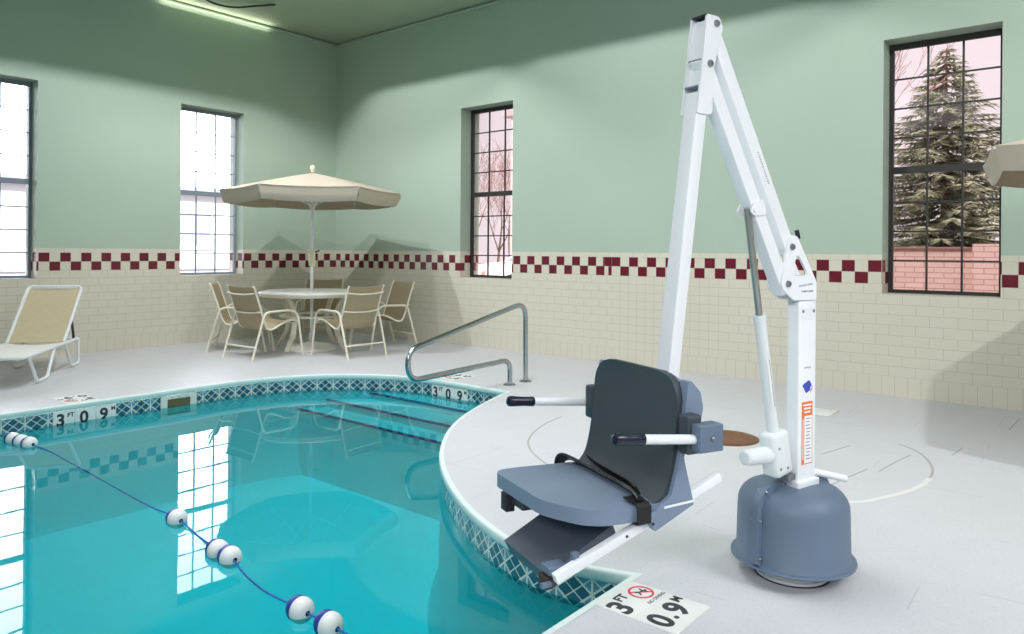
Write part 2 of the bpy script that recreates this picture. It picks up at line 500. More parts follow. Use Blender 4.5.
# ------------------------------------------------------------------ mesh helpers
class MB:
    def __init__(s):
        s.bm = bmesh.new()
        s.slot = 0
    def face(s, vs):
        try:
            f = s.bm.faces.new(vs)
            f.material_index = s.slot
            return f
        except ValueError:
            return None
    def box(s, c, size, mat=None, bev=0.0):
        """axis box about c, optionally turned by a 3x3 matrix whose columns are its axes"""
        c = Vector(c)
        M3 = mat if mat is not None else Matrix.Identity(3)
        vs = []
        for x in (-1, 1):
            for y in (-1, 1):
                for z in (-1, 1):
                    vs.append(s.bm.verts.new(c + M3 @ Vector((x * size[0] / 2, y * size[1] / 2, z * size[2] / 2))))
        fs = [s.face([vs[i] for i in q]) for q in ((0, 1, 3, 2), (4, 6, 7, 5), (0, 4, 5, 1), (2, 3, 7, 6), (0, 2, 6, 4), (1, 5, 7, 3))]
        if bev > 0:
            es = list({e for f in fs for e in f.edges})
            bmesh.ops.bevel(s.bm, geom=es, offset=bev, segments=3, profile=.5, affect='EDGES')
        return s
    def beam(s, a, b, w, h, up=(0, 0, 1), bev=0.0):
        a, b = Vector(a), Vector(b)
        d = (b - a)
        L = d.length
        d.normalize()
        up = Vector(up)
        sd = d.cross(up).normalized()
        up = sd.cross(d)
        M3 = Matrix((d, sd, up)).transposed()
        return s.box((a + b) / 2, (L, w, h), M3, bev)
    def tube(s, pts, rad, seg=10, closed=False, cap=True):
        pts = [Vector(p) for p in pts]
        n = len(pts)
        rads = rad if isinstance(rad, (list, tuple)) else [rad] * n
        tang = []
        for i in range(n):
            a = pts[(i - 1) % n] if (closed or i > 0) else pts[0]
            b = pts[(i + 1) % n] if (closed or i < n - 1) else pts[-1]
            tang.append((b - a).normalized())
        ref = Vector((0, 0, 1)) if abs(tang[0].z) < .9 else Vector((1, 0, 0))
        nrm = (ref - tang[0] * ref.dot(tang[0])).normalized()
        rings = []
        for i in range(n):
            nrm = (nrm - tang[i] * nrm.dot(tang[i])).normalized()
            bn = tang[i].cross(nrm)
            rings.append([s.bm.verts.new(pts[i] + (nrm * math.cos(2 * PI * k / seg) + bn * math.sin(2 * PI * k / seg)) * rads[i]) for k in range(seg)])
        m_ = n if closed else n - 1
        for i in range(m_):
            A, B = rings[i], rings[(i + 1) % n]
            for k in range(seg):
                s.face([A[k], A[(k + 1) % seg], B[(k + 1) % seg], B[k]])
        if cap and not closed:
            s.face(list(reversed(rings[0])))
            s.face(rings[-1])
        return s
    def lathe(s, prof, axis_o=(0, 0, 0), M3=None, seg=32, arc=(0, 2 * PI)):
        """prof = [(radius, height)...] about local z"""
        o = Vector(axis_o)
        M3 = M3 if M3 is not None else Matrix.Identity(3)
        full = abs(arc[1] - arc[0] - 2 * PI) < 1e-6
        cnt = seg if full else seg + 1
        rings = []
        for (rr, h) in prof:
            if rr < 1e-6:
                rings.append([s.bm.verts.new(o + M3 @ Vector((0, 0, h)))])
            else:
                rings.append([s.bm.verts.new(o + M3 @ Vector((rr * math.cos(arc[0] + (arc[1] - arc[0]) * k / seg), rr * math.sin(arc[0] + (arc[1] - arc[0]) * k / seg), h))) for k in range(cnt)])
        for A, B in zip(rings, rings[1:]):
            for k in range(seg):
                k2 = (k + 1) % cnt
                if len(A) == 1 and len(B) == 1:
                    continue
                if len(A) == 1:
                    s.face([A[0], B[k2], B[k]])
                elif len(B) == 1:
                    s.face([A[k], A[k2], B[0]])
                else:
                    s.face([A[k], A[k2], B[k2], B[k]])
        return s
    def prism(s, loops, fn, d0_, d1_):
        """2-D loops (outer first, then holes) filled and extruded: fn(x, y, depth) -> point"""
        tmp = bmesh.new()
        for lp in loops:
            v = [tmp.verts.new((x, y, 0)) for x, y in lp]
            for i in range(len(v)):
                tmp.edges.new((v[i], v[(i + 1) % len(v)]))
        bmesh.ops.triangle_fill(tmp, use_beauty=True, use_dissolve=False, edges=tmp.edges[:], normal=(0, 0, 1))
        tmp.verts.index_update()
        co = [v.co.copy() for v in tmp.verts]
        tris = [[v.index for v in f.verts] for f in tmp.faces]
        tmp.free()
        A = [s.bm.verts.new(fn(c.x, c.y, d0_)) for c in co]
        B = [s.bm.verts.new(fn(c.x, c.y, d1_)) for c in co]
        for t in tris:
            s.face([A[i] for i in reversed(t)])
            s.face([B[i] for i in t])
        k = 0
        for lp in loops:
            n = len(lp)
            for i in range(n):
                j = (i + 1) % n
                s.face([A[k + i], A[k + j], B[k + j], B[k + i]])
            k += n
        return s
    def grid(s, rows, flip=False):
        vs = [[s.bm.verts.new(p) for p in row] for row in rows]
        for a, b in zip(vs, vs[1:]):
            for i in range(len(a) - 1):
                q = [a[i], a[i + 1], b[i + 1], b[i]]
                s.face(q[::-1] if flip else q)
        return s
    def build(s, name, mats, parent=None, smooth=True, angle=35, recalc=True):
        if recalc:
            bmesh.ops.recalc_face_normals(s.bm, faces=s.bm.faces[:])
        me = D.meshes.new(name)
        s.bm.to_mesh(me)
        s.bm.free()
        for m_ in (mats if isinstance(mats, (list, tuple)) else [mats]):
            me.materials.append(MT[m_] if isinstance(m_, str) else m_)
        if smooth:
            me.shade_smooth()
            me.set_sharp_from_angle(angle=R(angle))
        o = D.objects.new(name, me)
        COL.objects.link(o)
        if parent is not None:
            o.parent = parent
        return o

def thing(name, label, cat, loc=(0, 0, 0), rz=0.0, group=None):
    o = D.objects.new(name, None)
    o.empty_display_size = .1
    COL.objects.link(o)
    o.location = loc
    o.rotation_euler = (0, 0, rz)
    o['label'] = label
    o['category'] = cat
    if group:
        o['group'] = group
    return o

def tag(o, label, cat, group=None):
    o['label'] = label
    o['category'] = cat
    if group:
        o['group'] = group
    return o

def struct(o):
    o['kind'] = 'structure'
    return o

def copy_tree(o, parent=None):
    c = o.copy()
    COL.objects.link(c)
    if parent is not None:
        c.parent = parent
    for ch in list(o.children):
        copy_tree(ch, c)
    return c

def rounded(pts, rad, seg=5):
    """round the corners of a closed 2-D polygon"""
    out = []
    n = len(pts)
    rr = rad if isinstance(rad, (list, tuple)) else [rad] * n
    for i in range(n):
        p0, p1, p2 = Vector(pts[i - 1]), Vector(pts[i]), Vector(pts[(i + 1) % n])
        if rr[i] <= 0:
            out.append(tuple(p1))
            continue
        a, b = (p0 - p1), (p2 - p1)
        la, lb = a.length, b.length
        a.normalize()
        b.normalize()
        ang = math.acos(max(-1, min(1, a.dot(b))))
        t = min(rr[i] / math.tan(ang / 2), la * .49, lb * .49)
        q0, q2 = p1 + a * t, p1 + b * t
        for k in range(seg + 1):
            f = k / seg
            out.append(tuple(q0 * (1 - f) ** 2 + p1 * 2 * f * (1 - f) + q2 * f * f))
    return out

def smooth_path(pts, rad, seg=6):
    """round the inner corners of an open 3-D polyline"""
    pts = [Vector(p) for p in pts]
    rr = rad if isinstance(rad, (list, tuple)) else [rad] * len(pts)
    out = [pts[0]]
    for i in range(1, len(pts) - 1):
        a, b = pts[i - 1] - pts[i], pts[i + 1] - pts[i]
        t = min(rr[i], a.length * .48, b.length * .48)
        q0, q2 = pts[i] + a.normalized() * t, pts[i] + b.normalized() * t
        for k in range(seg + 1):
            f = k / seg
            out.append(q0 * (1 - f) ** 2 + pts[i] * 2 * f * (1 - f) + q2 * f * f)
    out.append(pts[-1])
    return out

def lettering(name, text, size, mat, parent, loc, M3, depth=.0006, sx=1.0, align='CENTER', bold=.032):
    """flat raised lettering: M3 columns = reading direction, letter up, outward normal"""
    c = D.curves.new(name, 'FONT')
    c.body = text
    c.size = size
    c.align_x = align
    c.align_y = 'CENTER'
    c.extrude = depth
    c.offset = size * bold
    o = D.objects.new(name, c)
    COL.objects.link(o)
    dg = bpy.context.evaluated_depsgraph_get()
    me = D.meshes.new_from_object(o.evaluated_get(dg))
    D.objects.remove(o)
    D.curves.remove(c)
    me.materials.clear()
    me.materials.append(MT[mat])
    loc = Vector(loc)
    for v in me.vertices:
        v.co = loc + M3 @ Vector((v.co.x * sx, v.co.y, v.co.z))
    o = D.objects.new(name, me)
    COL.objects.link(o)
    if parent is not None:
        o.parent = parent
    return o

# ------------------------------------------------------------------ the room
AX, BY = 9.1827, 6.9154                  # left wall x = -AX, back wall y = BY
XR, YF, CEIL = 3.6, -3.8, 4.3
WT = .35
SILL, HEAD = .866, 3.033

def rect(a, b, c, d):
    return [(a, c), (b, c), (b, d), (a, d)]
WB = [(-6.594, -5.731), (-1.615, -.761)]
WL = [(2.075, 2.938), (4.534, 5.398)]
mb = MB()
mb.prism([rect(-AX - WT, XR + WT, -.12, CEIL + .1)] + [rect(a, b, SILL, HEAD) for a, b in WB], lambda x, y, d: Vector((x, d, y)), BY, BY + WT)
struct(mb.build('wall_back', 'wall_x', smooth=False))
mb = MB()
mb.prism([rect(YF - WT, BY, -.12, CEIL + .1)] + [rect(a, b, SILL, HEAD) for a, b in WL], lambda x, y, d: Vector((d, x, y)), -AX, -AX - WT)
struct(mb.build('wall_left', 'wall_y', smooth=False))
mb = MB().box((XR + WT / 2, (YF + BY) / 2, CEIL / 2), (WT, BY - YF, CEIL + .2))
struct(mb.build('wall_right', 'wall_y', smooth=False))
mb = MB().box(((XR - AX) / 2, YF - WT / 2, CEIL / 2), (XR + AX + 2 * WT, WT, CEIL + .2))
struct(mb.build('wall_front', 'wall_x', smooth=False))
mb = MB().box(((XR - AX) / 2, (YF + BY) / 2, CEIL + .06), (XR + AX, BY - YF, .12))
struct(mb.build('ceiling', 'ceil', smooth=False))
# ledge at the head of the left and back wall
mb = MB().box((-AX + .02, (YF + BY) / 2, CEIL - .03), (.04, BY - YF, .03), bev=.006)
struct(mb.build('trim_1', 'wall_y'))
mb = MB().box(((XR - AX) / 2 + .03, BY - .015, CEIL - .03), (XR + AX - .1, .03, .03), bev=.006)
struct(mb.build('trim_2', 'wall_x'))
# shallow boxes round the downlights
for dx, dy, tx_, ty_, dd_, aa_ in DOWN:
    f_, b_ = (.476, .3) if dd_ == 'N' else (.345, .3)
    mb = MB()
    def board(x0, x1, y0, y1):
        if dd_ == 'W':                       # turn the box so that its front faces the left wall
            x0, x1, y0, y1 = -y1, -y0, x0, x1
        mb.box((dx + (x0 + x1) / 2, dy + (y0 + y1) / 2, (4.15 + CEIL) / 2), (abs(x1 - x0), abs(y1 - y0), CEIL - 4.15))
    board(-aa_ - .02, aa_ + .02, f_, f_ + .02)
    board(-aa_ - .02, aa_ + .02, -b_ - .02, -b_)
    board(-aa_ - .02, -aa_, -b_, f_)
    board(aa_, aa_ + .02, -b_, f_)
    struct(mb.build('ceiling_coffer', 'ceil', smooth=False))

def window(name, along, a, b, depth0, matf, matg, normal_sign):
    """along 'x': wall plane y; along 'y': wall plane x.  frame set back in the reveal"""
    def P(u, z, d):
        return Vector((u, depth0 + d * normal_sign, z)) if along == 'x' else Vector((depth0 + d * normal_sign, u, z))
    def bar(mb, u0, u1, z0, z1, d0_, d1_):
        p, q = P(u0, z0, d0_), P(u1, z1, d1_)
        c = (p + q) / 2
        mb.box(c, (abs(p.x - q.x), abs(p.y - q.y), abs(p.z - q.z)))
    fwid = .032 if along == 'y' else .036
    mb = MB()
    bar(mb, a, a + fwid, SILL, HEAD, 0, .035)
    bar(mb, b - fwid, b, SILL, HEAD, 0, .035)
    bar(mb, a + fwid, b - fwid, HEAD - .05, HEAD, 0, .035)
    bar(mb, a + fwid, b - fwid, SILL, SILL + .03, 0, .035)
    root = struct(mb.build(name, matf, smooth=False))
    zm = 1.93
    mb = MB()
    bar(mb, a + fwid, b - fwid, zm - .028, zm + .03, -.006, .034)
    mb.build('meeting_rail', matf, root, smooth=False)
    for z0, z1, nm, dd in ((zm + .03, HEAD - .05, 'upper_glazing_bars', .018), (SILL + .03, zm - .028, 'lower_glazing_bars', .006)):
        mb = MB()
        for k in (1, 2):
            u = a + fwid + (b - a - 2 * fwid) * k / 3
            bar(mb, u - .008, u + .008, z0, z1, dd, dd + .016)
        for k in (1, 2, 3):
            z = z0 + (z1 - z0) * k / 4
            bar(mb, a + fwid, b - fwid, z - .007, z + .007, dd + .001, dd + .015)
        mb.build(nm, matf, root, smooth=False)
        mb = MB()
        bar(mb, a + fwid, b - fwid, z0, z1, dd + .006, dd + .010)
        mb.build('pane', matg, root, smooth=False)
    return root
window('window_1', 'y', *WL[0], -AX - .17, 'grey_frame', 'glass', -1)
window('window_2', 'y', *WL[1], -AX - .17, 'grey_frame', 'glass', -1)
window('window_3', 'x', *WB[0], BY + .19, 'dark_metal', 'glass_rose', 1)
window('window_4', 'x', *WB[1], BY + .21, 'dark_metal', 'glass_rose', 1)

# ------------------------------------------------------------------ pool
PEN = [(-1.41, 2.41), (-1.52, 2.372), (-1.64, 2.345), (-1.80, 2.335), (-2.0, 2.375), (-2.24, 2.475), (-2.48, 2.605), (-2.74, 2.78),
       (-3.02, 3.01), (-3.26, 3.258), (-3.49, 3.55), (-3.69, 3.877), (-3.86, 4.24), (-3.98, 4.56), (-4.08, 4.87)]
def catmull(pts, n=5):
    out = []
    P = [Vector(p) for p in pts]
    for i in range(len(P) - 1):
        p0, p1, p2, p3 = P[max(i - 1, 0)], P[i], P[i + 1], P[min(i + 2, len(P) - 1)]
        for k in range(n):
            t = k / n
            out.append(.5 * ((2 * p1) + (p2 - p0) * t + (2 * p0 - 5 * p1 + 4 * p2 - p3) * t * t + (3 * p1 - p0 - 3 * p2 + p3) * t ** 3))
    out.append(P[-1])
    return out
PX, PY0, PYB = -6.23, -2.4, 4.87
per = [Vector((-1.41, PY0)), Vector((-1.41, 0)), Vector((-1.41, 1.2))] + catmull(PEN)
rc = 1.35
per += [Vector((-4.5, PYB))]
for k in range(0, 17):
    a = PI / 2 + k / 16 * PI / 2
    per.append(Vector((PX + rc + rc * math.cos(a), PYB - rc + rc * math.sin(a))))
per += [Vector((PX, 2.6)), Vector((PX, 1)), Vector((PX, PY0))]
NPER = len(per)
def offs(d):
    """perimeter moved away from the water by d, mitred"""
    out = []
    for i in range(NPER):
        a, p, b = per[i - 1], per[i], per[(i + 1) % NPER]
        t1, t2 = (p - a).normalized(), (b - p).normalized()
        n1, n2 = Vector((t1.y, -t1.x)), Vector((t2.y, -t2.x))
        n = (n1 + n2)
        n /= max(n.length, 1e-6)
        k = 1 / max(.45, n.dot(n1))
        out.append(p + n * d * k)
    return out
def sweep(mb, prof):
    """prof = [(offset, z)...] swept round the perimeter"""
    rings = []
    for d, z in prof:
        rings.append([mb.bm.verts.new((q.x, q.y, z)) for q in offs(d)])
    for A, B in zip(rings, rings[1:]):
        for i in range(NPER):
            j = (i + 1) % NPER
            mb.face([A[i], A[j], B[j], B[i]])
# deck with the pool cut out
mb = MB()
mb.prism([rect(-AX - .05, XR + .05, YF - .05, BY + .05), [(q.x, q.y) for q in reversed(offs(.016))]], lambda x, y, d: Vector((x, y, d)), 0, -.03)
floor = struct(mb.build('floor', 'floor', smooth=False))
mb = MB()
sweep(mb, [(.028, .0015), (.02, .004), (.008, .004), (.002, .0), (0, -.008), (0, -.034), (.006, -.042), (.02, -.045)])
struct(mb.build('pool_coping', 'coping', angle=50))
# waterline tile
mb = MB()
o1 = offs(.014)
ln = [0]
for i in range(NPER):
    ln.append(ln[-1] + (o1[(i + 1) % NPER] - o1[i]).length)
uvl = mb.bm.loops.layers.uv.new('UVMap')
ZB0, ZB1 = -.168, -.044
for i in range(NPER):
    a, b = o1[i], o1[(i + 1) % NPER]
    f = mb.face([mb.bm.verts.new((a.x, a.y, ZB0)), mb.bm.verts.new((b.x, b.y, ZB0)), mb.bm.verts.new((b.x, b.y, ZB1)), mb.bm.verts.new((a.x, a.y, ZB1))])
    for l, (u, v) in zip(f.loops, ((ln[i], 0), (ln[i + 1], 0), (ln[i + 1], 1), (ln[i], 1))):
        l[uvl].uv = (u / .152, v)
struct(mb.build('waterline_tile', 'band', smooth=False, recalc=False))
# basin
mb = MB()
rings = []
for d, z in ((.014, -.168), (.010, -.176), (-.0, -.80), (-.06, -.93)):
    rings.append([mb.bm.verts.new((q.x, q.y, z)) for q in offs(d)])
for A, B in zip(rings, rings[1:]):
    for i in range(NPER):
        j = (i + 1) % NPER
        mb.face([A[i], A[j], B[j], B[i]])
es = [mb.bm.edges.get((rings[-1][i], rings[-1][(i + 1) % NPER])) for i in range(NPER)]
bmesh.ops.triangle_fill(mb.bm, use_beauty=True, edges=es)
struct(mb.build('pool_basin', 'plaster', angle=40))
# entry steps in the far corner
st = MB()
TREADS = [(4.66, -.172), (4.38, -.235), (4.16, -.31)]
yy = PYB - .01
for y, z in TREADS:
    st.box(((-6.19 - 3.2) / 2, (y + 4.86) / 2, (z - .95) / 2), (3.0, 4.86 - y, z + .95))
steps = struct(st.build('pool_steps', 'plaster', smooth=False))
ed = MB()
for y, z in TREADS:
    ed.box(((-6.19 - 3.25) / 2, y + .004, z + .001), (2.93, .010, .004))
    ed.box(((-6.19 - 3.25) / 2, y - .002, z - .008), (2.93, .005, .016))
struct(ed.build('step_nosing', 'step_edge', steps, smooth=False))
# water
WZ = -.142
mb = MB()
ws = [mb.bm.verts.new((q.x, q.y, WZ)) for q in offs(.013)]
es = [mb.bm.edges.new((ws[i], ws[(i + 1) % NPER])) for i in range(NPER)]
bmesh.ops.triangle_fill(mb.bm, use_beauty=True, edges=es, normal=(0, 0, 1))
for f in mb.bm.faces:
    f.normal_update()
    if f.normal.z < 0:
        f.normal_flip()
struct(mb.build('pool_water', 'water', smooth=False, recalc=False))
# caulked saw cuts in the deck
def strip(name, pts, w, mat):
    pts = catmull([Vector((*p, 0)) for p in pts], 6)
    mb = MB()
    rows = []
    for i, p in enumerate(pts):
        t = (pts[min(i + 1, len(pts) - 1)] - pts[max(i - 1, 0)]).normalized()
        n = Vector((-t.y, t.x, 0)) * w / 2
        rows.append([p - n + Vector((0, 0, .0005)), p - n * .6 + Vector((0, 0, .0022)), p + n * .6 + Vector((0, 0, .0022)), p + n + Vector((0, 0, .0005))])
    mb.grid(rows)
    return struct(mb.build(name, mat, floor))
strip('caulk_joint', [(-3.166, 4.40), (-3.115, 4.135), (-3.019, 3.877), (-2.884, 3.654), (-2.718, 3.492), (-2.538, 3.372), (-2.38, 3.29)], .012, 'caulk_dark')
strip('caulk_joint', [(-1.25, 3.70), (-1.014, 3.825), (-.929, 3.976), (-.857, 4.16), (-.815, 4.345), (-.81, 4.5)], .03, 'caulk_light')
strip('caulk_joint', [(-.81, 4.5), (-.815, 4.6), (-.842, 4.751), (-.907, 4.938), (-.986, 5.073), (-1.1, 5.18)], .014, 'caulk_dark')
for pts in ([(-1.40, 4.62), (-1.33, 4.92)], [(-1.22, 3.72), (-1.16, 4.15), (-1.11, 4.46)], [(-1.05, 4.45), (-1.02, 4.75), (-.99, 4.95)], [(-.80, 5.1), (-.78, 5.35)], [(-.33, 4.75), (-.30, 5.05)], [(-.62, 6.1), (-.60, 6.6)]):
    strip('caulk_joint', pts, .008, 'caulk_dark')

# depth markers, skimmer, inlet on the pool wall
MX_ = Matrix(((0, 1, 0), (0, 0, 1), (1, 0, 0))).transposed()          # read along +Y, facing +X
MY_ = Matrix(((1, 0, 0), (0, 0, 1), (0, -1, 0))).transposed()         # read along +X, facing -Y
ZU = Vector((0, 0, 1))
def wall_marker(label, o, M3):
    t = thing('depth_marker', label, 'depth marker', o, 0, 'depth markers on the pool wall')
    mb = MB()
    for k in range(3):
        mb.box(M3 @ Vector((-.152 + k * .152, 0, .004)), (.15 if abs(M3[0][0]) > .5 else .008, .15 if abs(M3[0][0]) < .5 else .008, .122), bev=.002)
    mb.build('tile_face', 'white_tile', t)
    for txt, x, y, s, mt in (('3', -.175, -.008, .125, 'ink'), ('FT', -.105, .027, .045, 'ink'), ('0', -.01, -.008, .125, 'ink'), ('9', .135, -.008, .125, 'ink'), ('M', .205, .03, .042, 'ink')):
        lettering('lettering', txt, s, mt, t, M3 @ Vector((x, y, .0085)), M3, sx=1.0)
    return t
wall_marker('white tile reading 3 FT 0 9 M on the pool wall left of the skimmer', (PX - .014, 2.34, -.107), MX_)
wall_marker('white tile reading 3 FT 0 9 M on the pool wall under the steel handrail', (-4.775, PYB + .014, -.107), MY_)
sk = thing('pool_skimmer', 'ivory skimmer opening set in the blue waterline tile', 'skimmer', (PX - .014, 3.08, -.117))
mb = MB()
mb.prism([rect(-.155, .155, -.078, .072), rect(-.1, .1, -.03, .042)], lambda x, y, d: Vector((d, x, y)), 0, .012)
mb.build('frame', 'skimmer', sk, smooth=False)
mb = MB().box((.0035, 0, .006), (.006, .2, .072))
mb.build('throat', 'dark_inside', sk, smooth=False)
for y, z in ((-.06, .056), (.0, .056), (.06, .056), (-.06, -.055), (.06, -.055)):
    MB().lathe([(.005, 0), (.005, .003), (0, .0035)], (.012, y, z), Matrix(((0, 0, 1), (0, 1, 0), (-1, 0, 0))), 8).build('screw', 'bolt', sk)
nrm_i = Vector((-.17, -.985, 0)).normalized()
it = thing('pool_inlet', 'stained round inlet fitting on the pool wall below the footrest', 'inlet fitting', (-1.62, 2.348, -.30))
q = Vector((0, 0, 1)).rotation_difference(nrm_i).to_matrix()
mb = MB().lathe([(.055, 0), (.055, .012), (.045, .02), (.02, .022), (.018, .012), (0, .012)], (0, 0, 0), q, 24)
mb.build('flange', 'brass', it)
mb = MB().lathe([(.012, .012), (.012, .02), (0, .021)], (0, 0, 0), q, 12)
mb.build('nozzle', 'dark_hole', it)

# deck marker tiles
def deck_marker(label, o, rz, full):
    t = thing('deck_depth_tile', label, 'deck tile', o, rz, 'depth tiles set in the deck')
    F3 = Matrix(((0, 1, 0), (-1, 0, 0), (0, 0, 1))).transposed()      # read along +Y, letter tops towards -X
    mb = MB()
    for k in (0, 1):
        mb.box((-.0785 + k * .157, 0, .0015), (.1555, .24, .004), bev=.001)
    mb.build('tile_face', 'white_tile', t)
    Z = .0038
    for txt, p, s in (('3', (-.065, -.085), .125), ('FT', (-.105, -.024), .05), ('0', (.08, -.075), .125), ('.', (.08, -.022), .10), ('9', (.08, .032), .125), ('M', (.045, .095), .05)):
        lettering('lettering', txt, s, 'ink', t, (p[0], p[1], Z), F3)
    lettering('lettering', 'NO DIVING', .021, 'grey_ink', t, (-.012, .058, Z), F3)
    mb = MB()
    c = Vector((-.075, .06, Z))
    ro, ri = .046, .038
    rows = [[c + Vector((rr * math.cos(2 * PI * k / 32), rr * math.sin(2 * PI * k / 32), h)) for k in range(33)] for rr, h in ((ro, -.0005), (ro, .0008), (ri, .0008), (ri, -.0005))]
    mb.grid(rows)
    mb.beam(c + Vector((-.029, -.029, .0004)), c + Vector((.029, .029, .0004)), .007, .001)
    mb.build('prohibition_ring', 'red_ink', t)
    mb = MB()
    mb.lathe([(.0055, 0), (.0055, .001), (0, .001)], c + Vector((.004, .022, 0)), None, 12)
    for a, b in (((.0, .016), (-.004, -.006)), ((-.004, -.006), (.012, -.02)), ((-.004, -.006), (-.014, -.018)), ((0, .012), (.02, .02)), ((0, .012), (-.018, .018))):
        mb.beam(c + Vector((*a, .0006)), c + Vector((*b, .0006)), .006, .001)
    mb.build('diver_symbol', 'ink', t)
    return t
deck_marker('large white deck tile reading 3 FT 0.9 M beside the chair lift', (-1.235, 2.247, 0), 0, True)
deck_marker('white deck tile at the pool rim below the foot of the tan sun lounger', (-6.43, 2.34, 0), PI, True)
deck_marker('white deck tile at the pool rim behind the lower bend of the handrail', (-4.92, 5.12, 0), PI / 2, True)
mb = MB().box((-1.80, 5.835, .003), (.23, .24, .006), bev=.002)
tag(mb.build('floor_plate', 'white_tile'), 'plain white square plate on the deck behind the lift mast', 'floor plate')
cv = thing('deck_cover', 'round rusty brown lid set in the deck behind the lift seat', 'cover', (-1.99, 4.60, 0))
mb = MB().lathe([(.19, 0), (.19, .008), (.182, .012), (.15, .012), (.145, .009), (.05, .010), (0, .011)], (0, 0, 0), None, 40)
mb.build('lid', 'copper', cv)
mb = MB().lathe([(.2, 0), (.2, .006), (.192, .006), (.192, 0)], (0, 0, 0), None, 40)
mb.build('rim', 'copper', cv)
# cable loop on the ceiling
mb = MB().tube(catmull([Vector(p) for p in ((-8.45, 4.1, 4.295), (-8.52, 4.35, 4.25), (-8.56, 4.6, 4.19), (-8.52, 4.85, 4.19), (-8.42, 5.1, 4.25), (-8.3, 5.3, 4.295))], 6), .012, 8)
tag(mb.build('ceiling_cable', 'pipe'), 'thin dark cable looping under the green ceiling', 'cable')

# ------------------------------------------------------------------ handrail
def handrail():
    t = thing('pool_handrail', 'stainless steel figure four handrail standing at the far pool edge', 'handrail', (-4.27, 5.25, 0))
    pts = [(0, .11, 0), (0, .11, .72), (0, -1.36, .41), (0, -1.36, .175), (0, -.11, .225), (0, -.11, 0)]
    pts = [(0, .115, 0), (0, .105, .735), (0, -1.355, .425), (0, -1.33, .19), (0, -.11, .228), (0, -.115, 0)]
    path = smooth_path(pts, [0, .15, .17, .15, .13, 0], 8)
    MB().tube(path, .0225, 16).build('rail', 'steel', t)
    for y in (.115, -.115):
        MB().lathe([(.058, 0), (.058, .006), (.045, .014), (.027, .018), (.024, .026), (.0225, .026)], (0, y, 0), None, 28).build('escutcheon', 'steel', t)
    return t
handrail()

# ------------------------------------------------------------------ pool lift
LIFT = thing('pool_lift', 'white pool access lift with grey seat and blue grey base cover', 'pool lift', (-.94909, 2.84970, 0), math.atan2(-.95953, -.28159))
def pl(name, mb, mat, parent=None, **k):
    return mb.build(name, mat, parent or LIFT, **k)
Mt = lambda c0, c1, c2: Matrix((c0, c1, c2)).transposed()
X3, Y3, Z3 = Vector((1, 0, 0)), Vector((0, 1, 0)), Vector((0, 0, 1))
CC = (.02, -.01)
# round foot and plastic cover in two halves joined by a flange
mb = MB().lathe([(0, 0), (.13, 0), (.13, .012), (.122, .014), (.122, .09), (0, .09)], (CC[0] + .005, CC[1], 0), None, 40)
pl('base_foot', mb, 'lift_white')
mb = MB().lathe([(.137, 0), (.137, .002), (.131, .003)], (CC[0] + .005, CC[1], 0.0), None, 40)
pl('floor_gasket', mb, 'dark_hole')
prof = [(.222, .062), (.2235, .066), (.222, .071), (.208, .074), (.203, .082), (.199, .25)]
for k in range(1, 9):
    a = k / 8 * PI / 2
    prof.append((.199 - .075 + .075 * math.cos(a), .255 + .078 * math.sin(a)))
prof += [(.06, .3365), (.0, .338)]
half = (CC[0], CC[1], 0)
for nm, a0 in (('base_cover', 0), ('base_cover', PI)):
    mb = MB().lathe(prof + [(.0, .33)], half, None, 36, (a0, a0 + PI))
    hc = pl(nm, mb, 'blue_grey')
    # seam flange along the lift's plane, following the profile
    s = 1 if a0 == 0 else -1
    mb = MB()
    out = prof[3:-1]
    outer = []
    for i_, (r_, z_) in enumerate(out):
        pa, pb = Vector(out[max(i_ - 1, 0)]), Vector(out[min(i_ + 1, len(out) - 1)])
        tt_ = (pb - pa).normalized()
        outer.append((r_ + tt_.y * .024, z_ - tt_.x * .024))
    for sg in (-1, 1):
        loop = [(sg * r_, z_) for r_, z_ in outer] + [(sg * r_, z_) for r_, z_ in reversed([(max(r_ - .006, 0), z_ - .004) for r_, z_ in out])]
        mb.prism([loop], lambda x, y, d: Vector((CC[0] + x, CC[1] + d, y)), 0, s * .014)
    pl('seam_flange', mb, 'blue_grey', hc, smooth=False)
    for rr_, zz_ in ((.213, .10), (.211, .235), (.176, .333), (.085, .349)):
        pl('seam_bolt', MB().lathe([(.0065, 0), (.0065, .005), (.004, .008), (0, .008)], (CC[0] + rr_, CC[1] + s * .014, zz_), Mt(X3, -Z3 * s, Y3 * s), 10), 'bolt', hc)
# mast
mast = pl('mast', MB().box((.005, .012, .69), (.106, .05, .80), bev=.004), 'lift_white')
YN = .0372
MF = Mt(-X3, Z3, Y3)                                         # seen from +w: reading along -t, up, outward +w
def strokes(name, c, length, h, n, mat, parent, ang=0.0):
    """a worn line of printed characters too small to read"""
    rs = random.Random(n)
    mb = MB()
    for k in range(n):
        x = -length / 2 + length * (k + .5) / n
        w_ = length / n * .45
        hh = h * (.55 + .45 * rs.random())
        M3 = Mt(Vector((math.cos(ang), 0, math.sin(ang))), Y3, Vector((-math.sin(ang), 0, math.cos(ang))))
        mb.box(Vector(c) + M3 @ Vector((x, 0, 0)), (w_, .0006, hh * .6), M3)
        if rs.random() > .4:
            mb.box(Vector(c) + M3 @ Vector((x + w_ * .5, 0, hh * .22)), (w_ * .9, .0006, h * .16), M3)
    return pl(name, mb, mat, parent, smooth=False)
def plate(name, t, z, w_, h_, mat, parent, y=YN, th=.0012):
    return pl(name, MB().box((t, y + th / 2, z), (w_, th, h_)), mat, parent, smooth=False)
pl('serial_sticker', MB().box((.005, YN + .0005, .975), (.085, .001, .045)), 'white_paint', mast, smooth=False)
